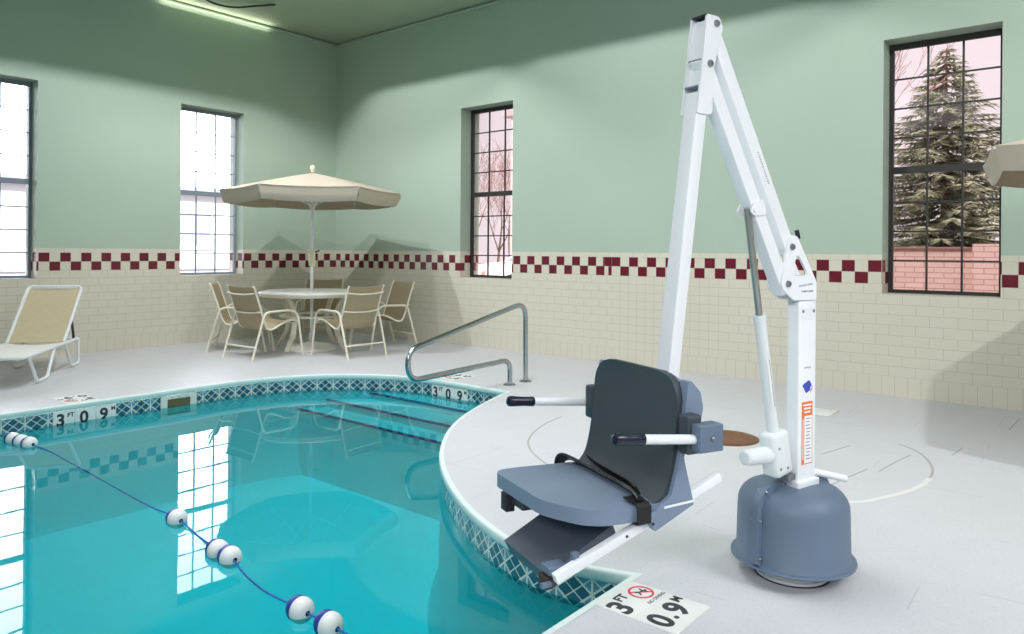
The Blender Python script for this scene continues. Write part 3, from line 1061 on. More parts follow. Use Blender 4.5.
for x_ in (-.03, .035):
    pl('mast_screw', MB().lathe([(.006, 0), (.006, .003), (0, .004)], (x_, YN, .985), Mt(X3, -Z3, Y3), 10), 'bolt', mast)
strokes('maker_mark', (.005, YN + .0005, .775), .040, .012, 9, 'grey_ink', mast)
# round blue emblem
em = pl('emblem', MB().lathe([(.031, 0), (.031, .0012), (0, .0012)], (.004, YN, .705), Mt(X3, -Z3, Y3), 32), 'sticker_white', mast)
mb = MB()
blob = [(.024 * math.cos(a) * (1 + .18 * math.sin(3 * a + .6) + .1 * math.sin(7 * a)), .021 * math.sin(a) * (1 + .15 * math.sin(4 * a))) for a in [2 * PI * k / 40 for k in range(40)]]
mb.prism([blob], lambda x, y, d: Vector((.006 + x, YN + .0012 + d, .704 + y)), 0, .0008)
pl('emblem_mark', mb, 'blue_ink', em, smooth=False)
mb = MB()
for k in range(5):
    a = -2.2 - k * .22
    mb.box((.004 + .027 * math.cos(a), YN + .0016, .705 + .027 * math.sin(a)), (.004, .001, .004))
pl('emblem_border', mb, 'red_ink', em, smooth=False)
# orange warning label
wl = plate('warning_label', .005, .532, .064, .232, 'orange', mast)
plate('label_panel', .0, .508, .046, .176, 'sticker_white', wl, YN + .0012, .0008)
mb = MB()
for k in range(13):
    mb.box((-.001 + .002 * ((k * 7) % 3), YN + .0024, .586 - k * .0125), (.03 - .004 * ((k * 5) % 3), .0006, .003))
pl('label_text', mb, 'grey_ink', wl, smooth=False)
mb = MB()
for k in range(3):
    mb.box((.005, YN + .0016, .636 - k * .013), (.05 - .008 * k, .0008, .006))
mb.box((.031, YN + .0016, .51), (.004, .0008, .15))
pl('label_heading', mb, 'sticker_white', wl, smooth=False)
# rotation handle
mb = MB().tube([(-.02, .02, .385), (-.215, .056, .330)], .0135, 14)
h = pl('turning_handle', mb, 'lift_white')
mb = MB().lathe([(.0085, 0), (.0085, .001), (0, .001)], (-.2153, .0561, .3299), Vector((0, 0, 1)).rotation_difference(Vector((-.215, .04, -.06)).normalized()).to_matrix(), 12)
pl('handle_bore', mb, 'copper', h)
pl('mast_collar', MB().box((.005, .012, .345), (.13, .075, .03), bev=.006), 'lift_white')
# head bracket: two cheek plates with a triangular opening
out_ = rounded([(.128, 1.268), (.082, 1.262), (-.036, 1.095), (-.036, 1.028), (.10, 1.028), (.176, 1.078)], [.02, .025, .02, .012, .03, .03], 5)
hole = rounded([(.085, 1.205), (.012, 1.118), (.108, 1.118)], .014, 4)
for nm, y0, y1 in (('bracket_plate', .037, .045), ('bracket_plate', -.021, -.013)):
    mb = MB().prism([out_, list(reversed(hole))], lambda x, y, d: Vector((x, d, y)), y0, y1)
    bp = pl(nm, mb, 'lift_white', angle=30)
    if y0 > 0:
        strokes('script_mark', (.03, .0453, 1.083), .085, .012, 15, 'grey_ink', bp, -.09)
        strokes('caption_mark', (.02, .0453, 1.060), .072, .012, 10, 'ink', bp)
        for p in ((.114, 1.223), (.136, 1.089)):
            pl('pivot_bolt', MB().lathe([(.0125, 0), (.0125, .004), (.009, .009), (.004, .009), (.004, .006), (0, .006)], (p[0], .045, p[1]), Mt(X3, -Z3, Y3), 14), 'bolt', bp)
mb = MB().box((.075, .012, 1.115), (.065, .05, .006))
pl('bracket_stop', mb, 'dark_hole')
# the two parallel arms
def arm(a, b, nm):
    va, vb = Vector((a[0], .012, a[1])), Vector((b[0], .012, b[1]))
    return pl(nm, MB().beam(va, vb, .049, .055, (1, 0, .6), bev=.004), 'lift_white')
UP = (.422, .737)
ua = arm((.114 - .02 * .5, 1.223 - .02 * .87), (.536 + .01, 1.96 + .012), 'upper_arm')
la = arm((.136 - .012, 1.089 - .03), (.564 + .012, 1.823 + .02), 'lower_arm')
dirn = Vector((.422, 0, .737)).normalized()
ctr = Vector((.325, .012, 1.592))
upv = Y3.cross(dirn)
strokes('arm_mark', (.27, .0373, 1.50), .13, .012, 14, 'grey_ink', ua, PI - math.atan2(dirn.z, -dirn.x))
pl('stop_screw', MB().tube([(.04, .02, 1.255), (.052, .02, 1.285)], .008, 8), 'dark_hole', ua)
# head clevis: cheeks, cap and cross webs
cl = rounded([(.515, 1.985), (.578, 1.985), (.60, 1.80), (.622, 1.655), (.548, 1.655), (.545, 1.80), (.50, 1.95)], [.025, .01, 0, .006, .02, .04, .025], 5)
for nm, y0, y1 in (('clevis_plate', .040, .047), ('clevis_plate', -.025, -.018)):
    mb = MB().prism([cl], lambda x, y, d: Vector((x, d, y)), y0, y1)
    cp = pl(nm, mb, 'lift_white', angle=30)
    if y0 > 0:
        for p in ((.532, 1.96), (.562, 1.823)):
            pl('pivot_bolt', MB().lathe([(.0125, 0), (.0125, .004), (.009, .009), (.004, .009), (.004, .006), (0, .006)], (p[0], .047, p[1]), Mt(X3, -Z3, Y3), 14), 'bolt', cp)
mb = MB().box((.548, .011, 1.983), (.06, .062, .006))
pl('clevis_cap', mb, 'dark_hole', smooth=False)
pl('clevis_web', MB().box((.577, .011, 1.835), (.034, .058, .006)), 'grey_frame', smooth=False)
pl('clevis_web', MB().box((.59, .011, 1.745), (.045, .058, .005)), 'grey_frame', smooth=False)
mb = MB().beam((.562, .011, 1.97), (.588, .011, 1.75), .058, .006, (1, 0, .1))
pl('clevis_back', mb, 'lift_white', smooth=False)
# hanging arm down to the seat
pl('hanging_arm', MB().beam((.584, .012, 1.725), (.722, .008, .70), .058, .05, (1, 0, .1), bev=.004), 'lift_white')
# actuator
act = pl('actuator_tube', MB().tube([(.252, .012, .97), (.172, .012, .55)], .021, 20), 'motor_white')
d_ = Vector((.08, 0, .42)).normalized()
pl('actuator_rod', MB().tube([(.325, .012, 1.355), (.248, .012, .95)], .0125, 16), 'rod_steel', act)
pl('gland', MB().tube([(.2535, .012, .978), (.25, .012, .96)], .023, 20), 'motor_white', act)
pl('actuator_label', MB().beam(Vector((.232, .0335, .82)), Vector((.198, .0335, .65)), .0015, .012, (1, 0, 0)), 'sticker_white', act, smooth=False)
pl('label_edge', MB().beam(Vector((.226, .0335, .82)), Vector((.192, .0335, .65)), .0015, .004, (1, 0, 0)), 'copper', act, smooth=False)
motor_ax = Mt(Vector((.983, 0, -.187)), Y3, Vector((.187, 0, .983)))
mot = pl('motor_housing', MB().box((.155, .012, .475), (.095, .075, .165), motor_ax, bev=.018), 'motor_white')
mb = MB().tube([(.2, .012, .472), (.315, .012, .480)], [.031, .028], 20)
pl('motor_barrel', mb, 'motor_white', mot)
pl('barrel_cap', MB().lathe([(.028, 0), (.027, .008), (.020, .014), (0, .015)], (.315, .012, .480), Vector((0, 0, 1)).rotation_difference(Vector((.135, 0, .01)).normalized()).to_matrix(), 20), 'motor_white', mot)
for p in ((.185, .50), (.135, .425), (.175, .425)):
    pl('housing_screw', MB().lathe([(.005, 0), (.005, .002), (0, .0025)], (p[0], .0495, p[1]), Mt(X3, -Z3, Y3), 8), 'bolt', mot)
pl('motor_pin', MB().tube([(.13, -.03, .385), (.13, .055, .385)], .011, 12).box((.09, .012, .375), (.07, .03, .02)), 'bolt')
# lug for the rod on the lower arm
for y0, y1 in ((.037, .043), (-.019, -.013)):
    lug = rounded([(.255, 1.335), (.275, 1.39), (.325, 1.375), (.345, 1.345), (.325, 1.33)], .012, 3)
    mb = MB().prism([lug], lambda x, y, d: Vector((x, d, y)), y0, y1)
    mb.lathe([(.01, 0), (.01, .005), (0, .006)], (.322, y1 if y0 > 0 else y0, 1.352), Mt(X3, -Z3, Y3) if y0 > 0 else Mt(X3, Z3, -Y3), 12)
    pl('rod_lug', mb, 'lift_white')

# seat: own frame turned 8 degrees in the lift's plane
sa = R(8)
U8 = Vector((math.cos(sa), -math.sin(sa), 0))
W8 = Vector((math.sin(sa), math.cos(sa), 0))
SO = Vector((.85, .015, 0))
def S(p, q, z):
    return SO + U8 * p + W8 * q + Vector((0, 0, z))
M8 = Mt(U8, W8, Z3)
HW = .232
def hw_at(s):                                               # half width along the profile, 0 = top of back, 1 = seat front
    return HW
# one moulded shell: front surface then rim and outer surface
front = [(.012, .85), (.014, .79), (.018, .72), (.026, .65), (.036, .59), (.05, .54), (.072, .51), (.10, .497), (.125, .494)]
def outline(n=44):
    """half width at arclength along the front profile, corners rounded"""
    pts = catmull([Vector(p) for p in front], 4)
    L = [0]
    for a, b in zip(pts, pts[1:]):
        L.append(L[-1] + (b - a).length)
    res = []
    tot = L[-1]
    R1, R2 = .085, .075
    for p, l in zip(pts, L):
        w_ = HW
        if l < R1:
            w_ = HW - R1 + math.sqrt(max(0, R1 * R1 - (R1 - l) ** 2))
        res.append((p, w_, l / tot))
    return res
OL = outline()
PR = [p for p, _, _ in OL]
def nrm2(i):
    a, b = PR[max(i - 1, 0)], PR[min(i + 1, len(PR) - 1)]
    t = (b - a).normalized()
    return Vector((-t.y, t.x)) * -1 if False else Vector((t.y, -t.x))     # behind/below the surface
qn = 14
rows_f, rows_m, rows_b = [], [], []
for i, (p, w_, s) in enumerate(OL):
    n2 = nrm2(i)
    rf = []
    for k in range(qn + 1):
        q_ = (k / qn * 2 - 1)
        dish = .012 * (1 - q_ * q_)                          # slight hollow
        rf.append(S(p.x + n2.x * dish, q_ * w_, p.y + n2.y * dish))
    rows_f.append(rf)
TH = .05
# back surface: thick moulding; deeper near the fold
def thick(s):
    return .05
shell = MB()
def rr_row(i, d, inset):
    p, w_, s = OL[i]
    n2 = nrm2(i)
    return [S(p.x + n2.x * d, (k / qn * 2 - 1) * max(w_ - inset, .002), p.y + n2.y * d) for k in range(qn + 1)]
N_ = len(OL)
def skin(mbx, rows0, rows1):
    """closed slab between two equally sized grids"""
    A = [[mbx.bm.verts.new(v) for v in r_] for r_ in rows0]
    B = [[mbx.bm.verts.new(v) for v in r_] for r_ in rows1]
    nr, nc = len(A), len(A[0])
    for i in range(nr - 1):
        for k in range(nc - 1):
            mbx.face([A[i][k], A[i][k + 1], A[i + 1][k + 1], A[i + 1][k]])
            mbx.face([B[i][k + 1], B[i][k], B[i + 1][k], B[i + 1][k + 1]])
    for i in range(nr - 1):
        mbx.face([A[i][0], A[i + 1][0], B[i + 1][0], B[i][0]])
        mbx.face([A[i + 1][-1], A[i][-1], B[i][-1], B[i + 1][-1]])
    for k in range(nc - 1):
        mbx.face([A[0][k + 1], A[0][k], B[0][k], B[0][k + 1]])
        mbx.face([A[-1][k], A[-1][k + 1], B[-1][k + 1], B[-1][k]])
isplit = min(range(N_), key=lambda i: abs(OL[i][0].x - .075))
# backrest panel (darker) and seat pan share the moulded shape
def part_shell(i0, i1, d0_, d1_, ins=.0):
    mbx = MB()
    r0_ = []
    r1_ = []
    for i in range(i0, i1 + 1):
        p, w_, s = OL[i]
        n2 = nrm2(i)
        dd = lambda q_: .010 * (1 - q_ * q_)
        r0_.append([S(p.x + n2.x * (d0_ + dd(k / qn * 2 - 1)), (k / qn * 2 - 1) * (w_ - ins), p.y + n2.y * (d0_ + dd(k / qn * 2 - 1))) for k in range(qn + 1)])
        r1_.append([S(p.x + n2.x * d1_, (k / qn * 2 - 1) * (w_ - ins), p.y + n2.y * d1_) for k in range(qn + 1)])
    skin(mbx, r0_, r1_)
    es = [e for e in mbx.bm.edges if len(e.link_faces) == 2 and e.calc_face_angle(0) > R(60)]
    bmesh.ops.bevel(mbx.bm, geom=es, offset=.006, segments=3, profile=.5, affect='EDGES', clamp_overlap=True)
    return mbx
seat_out = rounded([(.07, -.232), (.07, .226), (.29, .205), (.368, .06), (.372, -.255), (.28, -.255)], [.01, .01, .13, .16, .14, .06], 7)
def seat_z(x, y, d):
    return S(x, y, .497 + d - .010 * max(0, 1 - ((x - .2) / .16) ** 2) * max(0, 1 - (y / .2) ** 2))
mb = MB()
mb.prism([seat_out], lambda x, y, d: S(x, y, .497 + d), 0, -.043)
es = [e for e in mb.bm.edges if len(e.link_faces) == 2 and e.calc_face_angle(0) > R(60)]
bmesh.ops.bevel(mb.bm, geom=es, offset=.009, segments=3, profile=.5, affect='EDGES', clamp_overlap=True)
seat = pl('seat', mb, 'seat_grey', angle=40)
back = pl('backrest', part_shell(0, N_ - 1, .0, .024, .014), 'back_grey', angle=50)
# light outer shell of the back with flared side wings
side = rounded([(-.014, .843), (-.056, .80), (-.066, .755), (-.054, .69), (.004, .625), (-.03, .50), (-.035, .482), (.10, .425), (.135, .472), (.16, .482), (.10, .480), (.046, .515), (.024, .585), (.010, .65), (.000, .74), (-.008, .80)],
               [.02, .02, .03, .03, .03, .01, .004, .004, .01, .01, .02, .02, .02, .02, .02, 0], 3)
for sg, nm in ((1, 'side_wing'), (-1, 'side_wing')):
    mb = MB().prism([side], lambda x, y, d: S(x, d, y), sg * (HW - .035), sg * (HW + .001))
    sw = pl(nm, mb, 'seat_grey', angle=40)
    if sg > 0:
        pl('fold_edge', MB().beam(S(-.032, HW + .002, .492), S(.07, HW + .002, .487), .002, .006), 'sticker_white', sw, smooth=False)
        pl('wing_screw', MB().lathe([(.004, 0), (.004, .002), (0, .003)], S(.108, HW + .001, .447), Mt(U8, Z3 * -1, W8), 8), 'dark_hole', sw)
mb = MB()
rows = []
for (x, z, w_) in ((-.014, .846, .15), (-.03, .825, .19), (-.056, .79, .218), (-.064, .75, .228), (-.052, .69, .228), (0.0, .63, .225), (-.02, .55, .225), (-.03, .49, .225)):
    rows.append([S(x, (k / 8 * 2 - 1) * w_, z) for k in range(9)])
rows2 = [[v + U8 * .012 for v in r_] for r_ in rows]
skin(mb, rows2, rows)
pl('rear_shell', mb, 'seat_grey', angle=50)
mb = MB().box(S(-.075, 0, .66), (.09, .12, .16), M8, bev=.01)
pl('seat_mount', mb, 'blue_grey')
# armrests
for sg in (1, -1):
    q_ = sg * .28
    a_, b_ = S(-.01, q_, .680), S(.262 if sg > 0 else .30, q_, .708)
    ar = pl('armrest', MB().tube([a_, b_], .0135, 16), 'white_paint')
    dv = (b_ - a_).normalized()
    g0, g1 = b_ - dv * .085, b_ + dv * .012
    mb = MB().tube([g0, g0 + dv * .004, g0 + dv * .035, g0 + dv * .06, g1 - dv * .012, g1 - dv * .004, g1], [.0155, .0165, .0155, .0165, .0175, .015, .008], 16)
    pl('grip', mb, 'grip', ar)
    # pivot block and square bracket
    pl('pivot_block', MB().box(S(-.005, sg * (HW + .018), .69), (.05, .045, .11), M8, bev=.008), 'back_grey', ar)
    if sg > 0:
        pl('bracket', MB().box(S(-.035, q_ + .002, .685), (.084, .05, .076), M8, bev=.004), 'blue_grey', ar)
        pl('bracket_bolt', MB().lathe([(.006, 0), (.006, .004), (.003, .006), (0, .006)], S(-.037, q_ + .027, .684), Mt(U8, Z3 * -1, W8), 10), 'bolt', ar)
# belt across the lap
def ribbon(pts, wv, th):
    mbx = MB()
    rows0, rows1 = [], []
    for i, p in enumerate(pts):
        a, b = pts[max(i - 1, 0)], pts[min(i + 1, len(pts) - 1)]
        t = (b - a).normalized()
        wd = Vector(wv[i]) if isinstance(wv, list) else Vector(wv)
        n = t.cross(wd).normalized() * th / 2
        rows0.append([p - wd / 2 + n, p + wd / 2 + n])
        rows1.append([p - wd / 2 - n, p + wd / 2 - n])
    skin(mbx, rows0, rows1)
    return mbx
belt = [S(.125, -.268, .455), S(.122, -.262, .50), S(.112, -.24, .516), S(.10, -.19, .514), S(.098, -.10, .511), S(.10, .0, .511), S(.105, .10, .511), S(.12, .18, .512), S(.132, .215, .508)]
bp_ = catmull(belt, 5)
sb = pl('seat_belt', ribbon(bp_, U8 * .032 + Vector((0, 0, .022)), .007), 'black_strap')
belt2 = catmull([S(.068, -.17, .53), S(.076, -.08, .522), S(.082, .02, .520), S(.09, .10, .52), S(.115, .17, .522)], 5)
pl('belt_end', ribbon(belt2, U8 * .016 + Vector((0, 0, .024)), .007), 'black_strap', sb)
wrap = [S(.135, .16, .506), S(.137, .222, .505), S(.137, .232, .497), S(.137, .2325, .452), S(.137, .19, .449)]
pl('belt_loop', ribbon(wrap, U8 * .046, .004), 'black_strap', sb)
# latch under the front of the seat
mb = MB().box(S(.325, -.13, .435), (.06, .10, .035), M8, bev=.006)
lt = pl('seat_latch', mb, 'back_grey')
pl('latch_lever', MB().box(S(.362, -.165, .425), (.03, .04, .055), M8, bev=.003), 'dark_hole', lt)
# footrest tray on its slanted rail
def FR(a, q_, n):                                          # a 0..1 rear to front, n below the tray face
    p0, p1 = Vector((.185, .43)), Vector((.395, .325))
    v = p0.lerp(p1, a)
    t = (p1 - p0).normalized()
    nn = Vector((-t.y, t.x)) * -1 if t.x < 0 else Vector((t.y, -t.x))
    return S(v.x + nn.x * n, q_, v.y + nn.y * n)
rows0, rows1 = [], []
for i in range(9):
    a = i / 8
    lip = -.014 * (1 if i in (0, 8) else 0)
    rows0.append([FR(a, -.12 + .27 * k / 10, .010 * math.sin(k / 10 * PI) * (1 if 0 < i < 8 else .3)) for k in range(11)])
    rows1.append([FR(a, -.115 + .26 * k / 10, .032 + .016 * a) for k in range(11)])
mb = MB()
skin(mb, rows0, rows1)
fr = pl('footrest', mb, 'foot_grey', angle=40)
pl('footrest_clip', MB().box(S(.375, .155, .345), (.06, .05, .02), M8, bev=.003).box(S(.33, .185, .375), (.02, .02, .03), M8, bev=.003), 'blue_grey', fr)
pl('footrest_latch', MB().box(S(.40, .15, .312), (.02, .05, .03), M8, bev=.003), 'gold_tape', fr)
rail = pl('footrest_rail', MB().beam(S(-.155, .20, .538), S(.40, .20, .336), .024, .026, bev=.002), 'lift_white')
pl('rail_screw', MB().lathe([(.004, 0), (.004, .002), (0, .003)], S(.18, .212, .417), Mt(U8, Z3 * -1, W8), 8), 'dark_hole', rail)
pl('rail_hook', MB().box(S(.42, .19, .32), (.03, .012, .012), M8), 'blue_grey', rail, smooth=False)

# ------------------------------------------------------------------ patio set
def make_chair(label, loc, rz):
    t = thing('patio_chair', label, 'chair', loc, rz, 'patio chairs round the umbrella table')
    hw = .27
    railp = [Vector(p) for p in ((-.335, 0, .80), (-.315, 0, .775), (-.275, 0, .66), (-.235, 0, .54), (-.20, 0, .43), (-.165, 0, .345), (-.12, 0, .318), (-.06, 0, .330), (.02, 0, .368), (.10, 0, .40), (.18, 0, .408), (.245, 0, .388))]
    rail_s = catmull(railp, 4)
    for sg in (-1, 1):
        y = sg * hw
        leg = smooth_path([(-.36, y * 1.02, 0), (-.205, y * 1.04, .515), (.215, y * 1.04, .525), (.30, y * 1.02, 0)], [0, .06, .12, 0], 6)
        f = MB().tube(leg, .0125, 10).build('side_frame', 'ivory_paint', t)
        for fx in (-.358, .299):
            MB().lathe([(0, 0), (.016, 0), (.016, .012), (.013, .02)], (fx, y * 1.02, 0), None, 10).build('foot_cap', 'ivory_paint', f)
        pts = [Vector((p.x, sg * (hw - .022), p.z)) for p in rail_s]
        MB().tube(pts, .011, 10).build('sling_rail', 'ivory_paint', t)
    # sling hung between the rails
    A, B = [], []
    for i, p in enumerate(rail_s):
        a, b = rail_s[max(i - 1, 0)], rail_s[min(i + 1, len(rail_s) - 1)]
        tt = (b - a).normalized()
        n = Vector((tt.z, 0, -tt.x))
        A.append([Vector((p.x, (k / 8 * 2 - 1) * (hw - .024), p.z)) + n * (.012 * (1 - (k / 8 * 2 - 1) ** 2)) * (-1 if n.z > 0 else 1) for k in range(9)])
        B.append([v + n * .004 for v in A[-1]])
    mb = MB()
    skin(mb, A, B)
    mb.build('sling', 'sling', t, angle=60)
    MB().tube([(-.318, -hw * 1.02, .14), (-.318, hw * 1.02, .14)], .010, 8).build('rear_stretcher', 'ivory_paint', t)
    MB().tube([(.235, -hw * 1.02, .37), (.235, hw * 1.02, .37)], .010, 8).build('front_stretcher', 'ivory_paint', t)
    for x, z in ((-.325, .725), (-.252, .52)):
        MB().tube(catmull([Vector((x, -hw + .02, z)), Vector((x - .012, -hw * .5, z - .014)), Vector((x - .014, 0, z - .018)), Vector((x - .012, hw * .5, z - .014)), Vector((x, hw - .02, z))], 4), .009, 8).build('back_bar', 'ivory_paint', t)
    return t
proto = make_chair('tan sling patio chair nearest the pool on the left of the table, its back turned', (-7.50, 4.70, 0), math.atan2(0.999, -0.044))
for label, x, y, vx, vy in (
        ('tan sling patio chair in front of the table on the right, its back turned', -6.93, 5.40, -1.0, -0.009),
        ('tan sling patio chair right of the table by the back wall, seen from its front', -7.28, 6.20, -0.182, -0.983),
        ('tan sling patio chair half hidden behind the leftmost one, under the left window', -8.22, 4.83, .62, .78),
        ('tan sling patio chair in the corner behind the round table, facing the pool', -8.30, 6.02, .72, -.70)):
    c = copy_tree(proto)
    c.location = (x, y, 0)
    c.rotation_euler = (0, 0, math.atan2(vy, vx))
    c['label'] = label

TC = Vector((-7.60, 5.38, 0))
tb = thing('patio_table', 'round white patio table standing in the corner between the tan chairs', 'table', TC, .35)
MB().lathe([(.03, .676), (.58, .676), (.612, .671), (.62, .688), (.614, .704), (.58, .71), (.03, .71), (.03, .676)], (0, 0, 0), None, 56).build('table_top', 'table_top', tb)
MB().tube([Vector((.59 * math.cos(2 * PI * k / 48), .59 * math.sin(2 * PI * k / 48), .663)) for k in range(48)], .016, 8, closed=True).build('apron_ring', 'ivory_paint', tb)
MB().tube([Vector((.36 * math.cos(2 * PI * k / 40), .36 * math.sin(2 * PI * k / 40), .41)) for k in range(40)], .016, 8, closed=True).build('brace_ring', 'ivory_paint', tb)
for k in range(4):
    a = k * PI / 2
    ca, sa_ = math.cos(a), math.sin(a)
    path = catmull([Vector((rr * ca, rr * sa_, z)) for rr, z in ((.50, .668), (.42, .60), (.36, .50), (.335, .38), (.36, .22), (.44, .08), (.485, .02))], 4)
    rows = []
    sd = Vector((-sa_, ca, 0))
    mb = MB()
    A, B = [], []
    for i, p in enumerate(path):
        q_ = path[min(i + 1, len(path) - 1)] - path[max(i - 1, 0)]
        n = q_.normalized().cross(sd)
        A.append([p - sd * .028 + n * .013, p + sd * .028 + n * .013])
        B.append([p - sd * .028 - n * .013, p + sd * .028 - n * .013])
    skin(mb, A, B)
    mb.build('leg', 'ivory_paint', tb)

def umbrella(label, loc, rz, rad=1.06, zr=1.91, za=2.135, drop=.165, crank=True):
    t = thing('patio_umbrella', label, 'umbrella', loc, rz, 'patio umbrellas')
    MB().tube([(0, 0, .1), (0, 0, za - .01)], .019, 16).build('pole', 'white_paint', t)
    MB().lathe([(.30, 0), (.305, .012), (.29, .03), (.20, .062), (.08, .085), (.035, .10), (.035, .20), (.022, .205), (.021, .10)], (0, 0, 0), None, 40).build('base', 'table_top', t)
    MB().lathe([(.018, za), (.03, za + .012), (.018, za + .022), (.03, za + .045), (.034, za + .062), (.026, za + .082), (0, za + .094)], (0, 0, 0), None, 20).build('finial', 'cream_cap', t)
    MB().lathe([(.021, za - .05), (.05, za - .045), (.06, za - .02), (.045, za - .012), (.021, za - .01)], (0, 0, 0), None, 20).build('hub', 'cream_cap', t)
    if crank:
        c = MB().lathe([(.02, 1.0), (.038, 1.01), (.042, 1.05), (.04, 1.14), (.034, 1.19), (.02, 1.2)], (0, 0, 0), None, 16).build('crank_box', 'cream_cap', t)
        MB().tube([(.03, 0, 1.17), (.075, 0, 1.19), (.085, 0, 1.20)], .009, 8).build('crank_handle', 'dark_hole', c)
    # canopy: six gores with sagging hems, each with a hanging valance open at the corners
    A, B = [], []
    NR, NS = 8, 8
    cor = [Vector((rad * math.cos(k * PI / 3), rad * math.sin(k * PI / 3), zr)) for k in range(6)]
    ap = Vector((0, 0, za))
    mb = MB()
    def top(k, f, g):
        """f: 0 apex..1 rim, g: 0..1 across the gore"""
        p = cor[k].lerp(cor[(k + 1) % 6], g)
        s = 4 * g * (1 - g)
        v = ap.lerp(p, f)
        v.z += .008 * math.sin(f * PI) - .016 * s * f
        return v
    for k in range(6):
        rows = []
        for i in range(NR + 1):
            f = .03 + .97 * i / NR
            rows.append([top(k, f, j / NS) for j in range(NS + 1)])
        rows_in = [[v - Vector((0, 0, .004)) for v in r_] for r_ in rows]
        mb.grid(rows)
        mb.grid(rows_in, True)
    bmesh.ops.remove_doubles(mb.bm, verts=mb.bm.verts[:], dist=.0005)
    can = mb.build('canopy', 'canopy', t, angle=25)
    for k in range(6):
        rowsA, rowsB = [], []
        nrm = Vector((math.cos((k + .5) * PI / 3), math.sin((k + .5) * PI / 3), 0))
        for i in range(5):
            f = i / 4
            ra, rb = [], []
            for j in range(NS + 1):
                g = j / NS
                gi = .5 + (g - .5) * (1 - .05 * f)
                p = top(k, 1, gi)
                s = 4 * g * (1 - g)
                p = p + Vector((0, 0, -drop * f * (.94 + .06 * s))) - nrm * (.045 * f * f) + nrm * (.008 * math.sin(f * 5 + k))
                ra.append(p)
                rb.append(p - nrm * .004)
            rowsA.append(ra)
            rowsB.append(rb)
        mb = MB()
        skin(mb, rowsA, rowsB)
        mb.build('valance', 'canopy', can, angle=50)
    for k in range(6):
        a = cor[k] - Vector((0, 0, .012))
        b = Vector((.03 * math.cos(k * PI / 3), .03 * math.sin(k * PI / 3), za - .03))
        mdp = a.lerp(b, .5) + Vector((0, 0, .018))
        r_ = MB().tube([a, mdp, b], .008, 8).build('rib', 'white_paint', t)
        MB().tube([mdp, Vector((.025 * math.cos(k * PI / 3), .025 * math.sin(k * PI / 3), za - .40))], .006, 6).build('strut', 'white_paint', r_)
    MB().lathe([(.021, za - .44), (.036, za - .43), (.036, za - .39), (.021, za - .38)], (0, 0, 0), None, 16).build('runner', 'cream_cap', t)
    return t
umbrella('beige patio umbrella open over the round white table', (TC.x, TC.y, 0), YAW + R(13))
umbrella('beige patio umbrella cut off by the right edge, in front of the spruce window', (.255, 5.375, 0), YAW, 1.05, 1.785, 2.0, .14, False)

# ------------------------------------------------------------------ lounger
def lounger():
    # local x: towards the head, y: left, origin under the hinge on the mid line
    hx = Vector((-.81, .585, 0)).normalized()
    t = thing('sun_lounger', 'tan sling sun lounger with glare-pale seat and raised backrest by the left wall', 'sun lounger', (-8.136, 2.60, 0), math.atan2(hx.y, hx.x))
    hw = .25
    zs = .27
    fr = MB().tube(smooth_path([(.0, -hw, zs), (-.93, -hw, zs), (-.97, -hw + .03, zs - .01), (-.97, hw - .03, zs - .01), (-.93, hw, zs), (.42, hw, zs), (.42, -hw, zs), (0, -hw, zs), (-.02, -hw, zs)], .05, 4), .016, 12).build('seat_frame', 'white_paint', t)
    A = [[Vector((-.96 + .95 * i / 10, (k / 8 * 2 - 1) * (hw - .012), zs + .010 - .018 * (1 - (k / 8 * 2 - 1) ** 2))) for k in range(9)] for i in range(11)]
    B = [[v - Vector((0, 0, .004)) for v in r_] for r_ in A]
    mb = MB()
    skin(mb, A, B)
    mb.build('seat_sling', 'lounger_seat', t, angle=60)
    top = Vector((.56, 0, zs + .53))
    h0 = Vector((0, 0, zs + .012))
    bkf = MB().tube(smooth_path([(h0.x, -hw + .005, h0.z), (top.x, -hw + .005, top.z), (top.x, hw - .005, top.z), (h0.x, hw - .005, h0.z)], [0, .06, .06, 0], 6), .015, 12).build('backrest_frame', 'white_paint', t)
    dn = (top - h0).normalized()
    nb = Vector((dn.z, 0, -dn.x))
    A = [[h0 + dn * (.012 + ((top - h0).length - .02) * i / 10) + Vector((0, (k / 8 * 2 - 1) * (hw - .012), 0)) + nb * (.014 * (1 - (k / 8 * 2 - 1) ** 2)) for k in range(9)] for i in range(11)]
    B = [[v + nb * .004 for v in r_] for r_ in A]
    mb = MB()
    skin(mb, A, B)
    mb.build('backrest_sling', 'lounger_back', t, angle=60)
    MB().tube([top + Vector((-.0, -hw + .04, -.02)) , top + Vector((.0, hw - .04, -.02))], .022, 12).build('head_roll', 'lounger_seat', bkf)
    for sg in (-1, 1):
        y = sg * hw
        MB().beam((.24, y * .97, zs + .19), (.31, y * .97, zs + .01), .014, .035).build('recline_strut', 'dark_hole', t)
        for x0, x1, x2, x3 in ((.42, .44, .20, .02), (-.29, -.47, -.72, -.93)):
            MB().tube(smooth_path([(x0, y, zs), (x1, y, .016), (x2, y, .016), (x3, y, zs)], [0, .05, .05, 0], 5), .0145, 10).build('leg', 'white_paint', t)
    MB().tube([(.06, -hw, zs - .06), (.06, hw, zs - .06)], .01, 8).build('cross_bar', 'white_paint', t)
    return t
lounger()

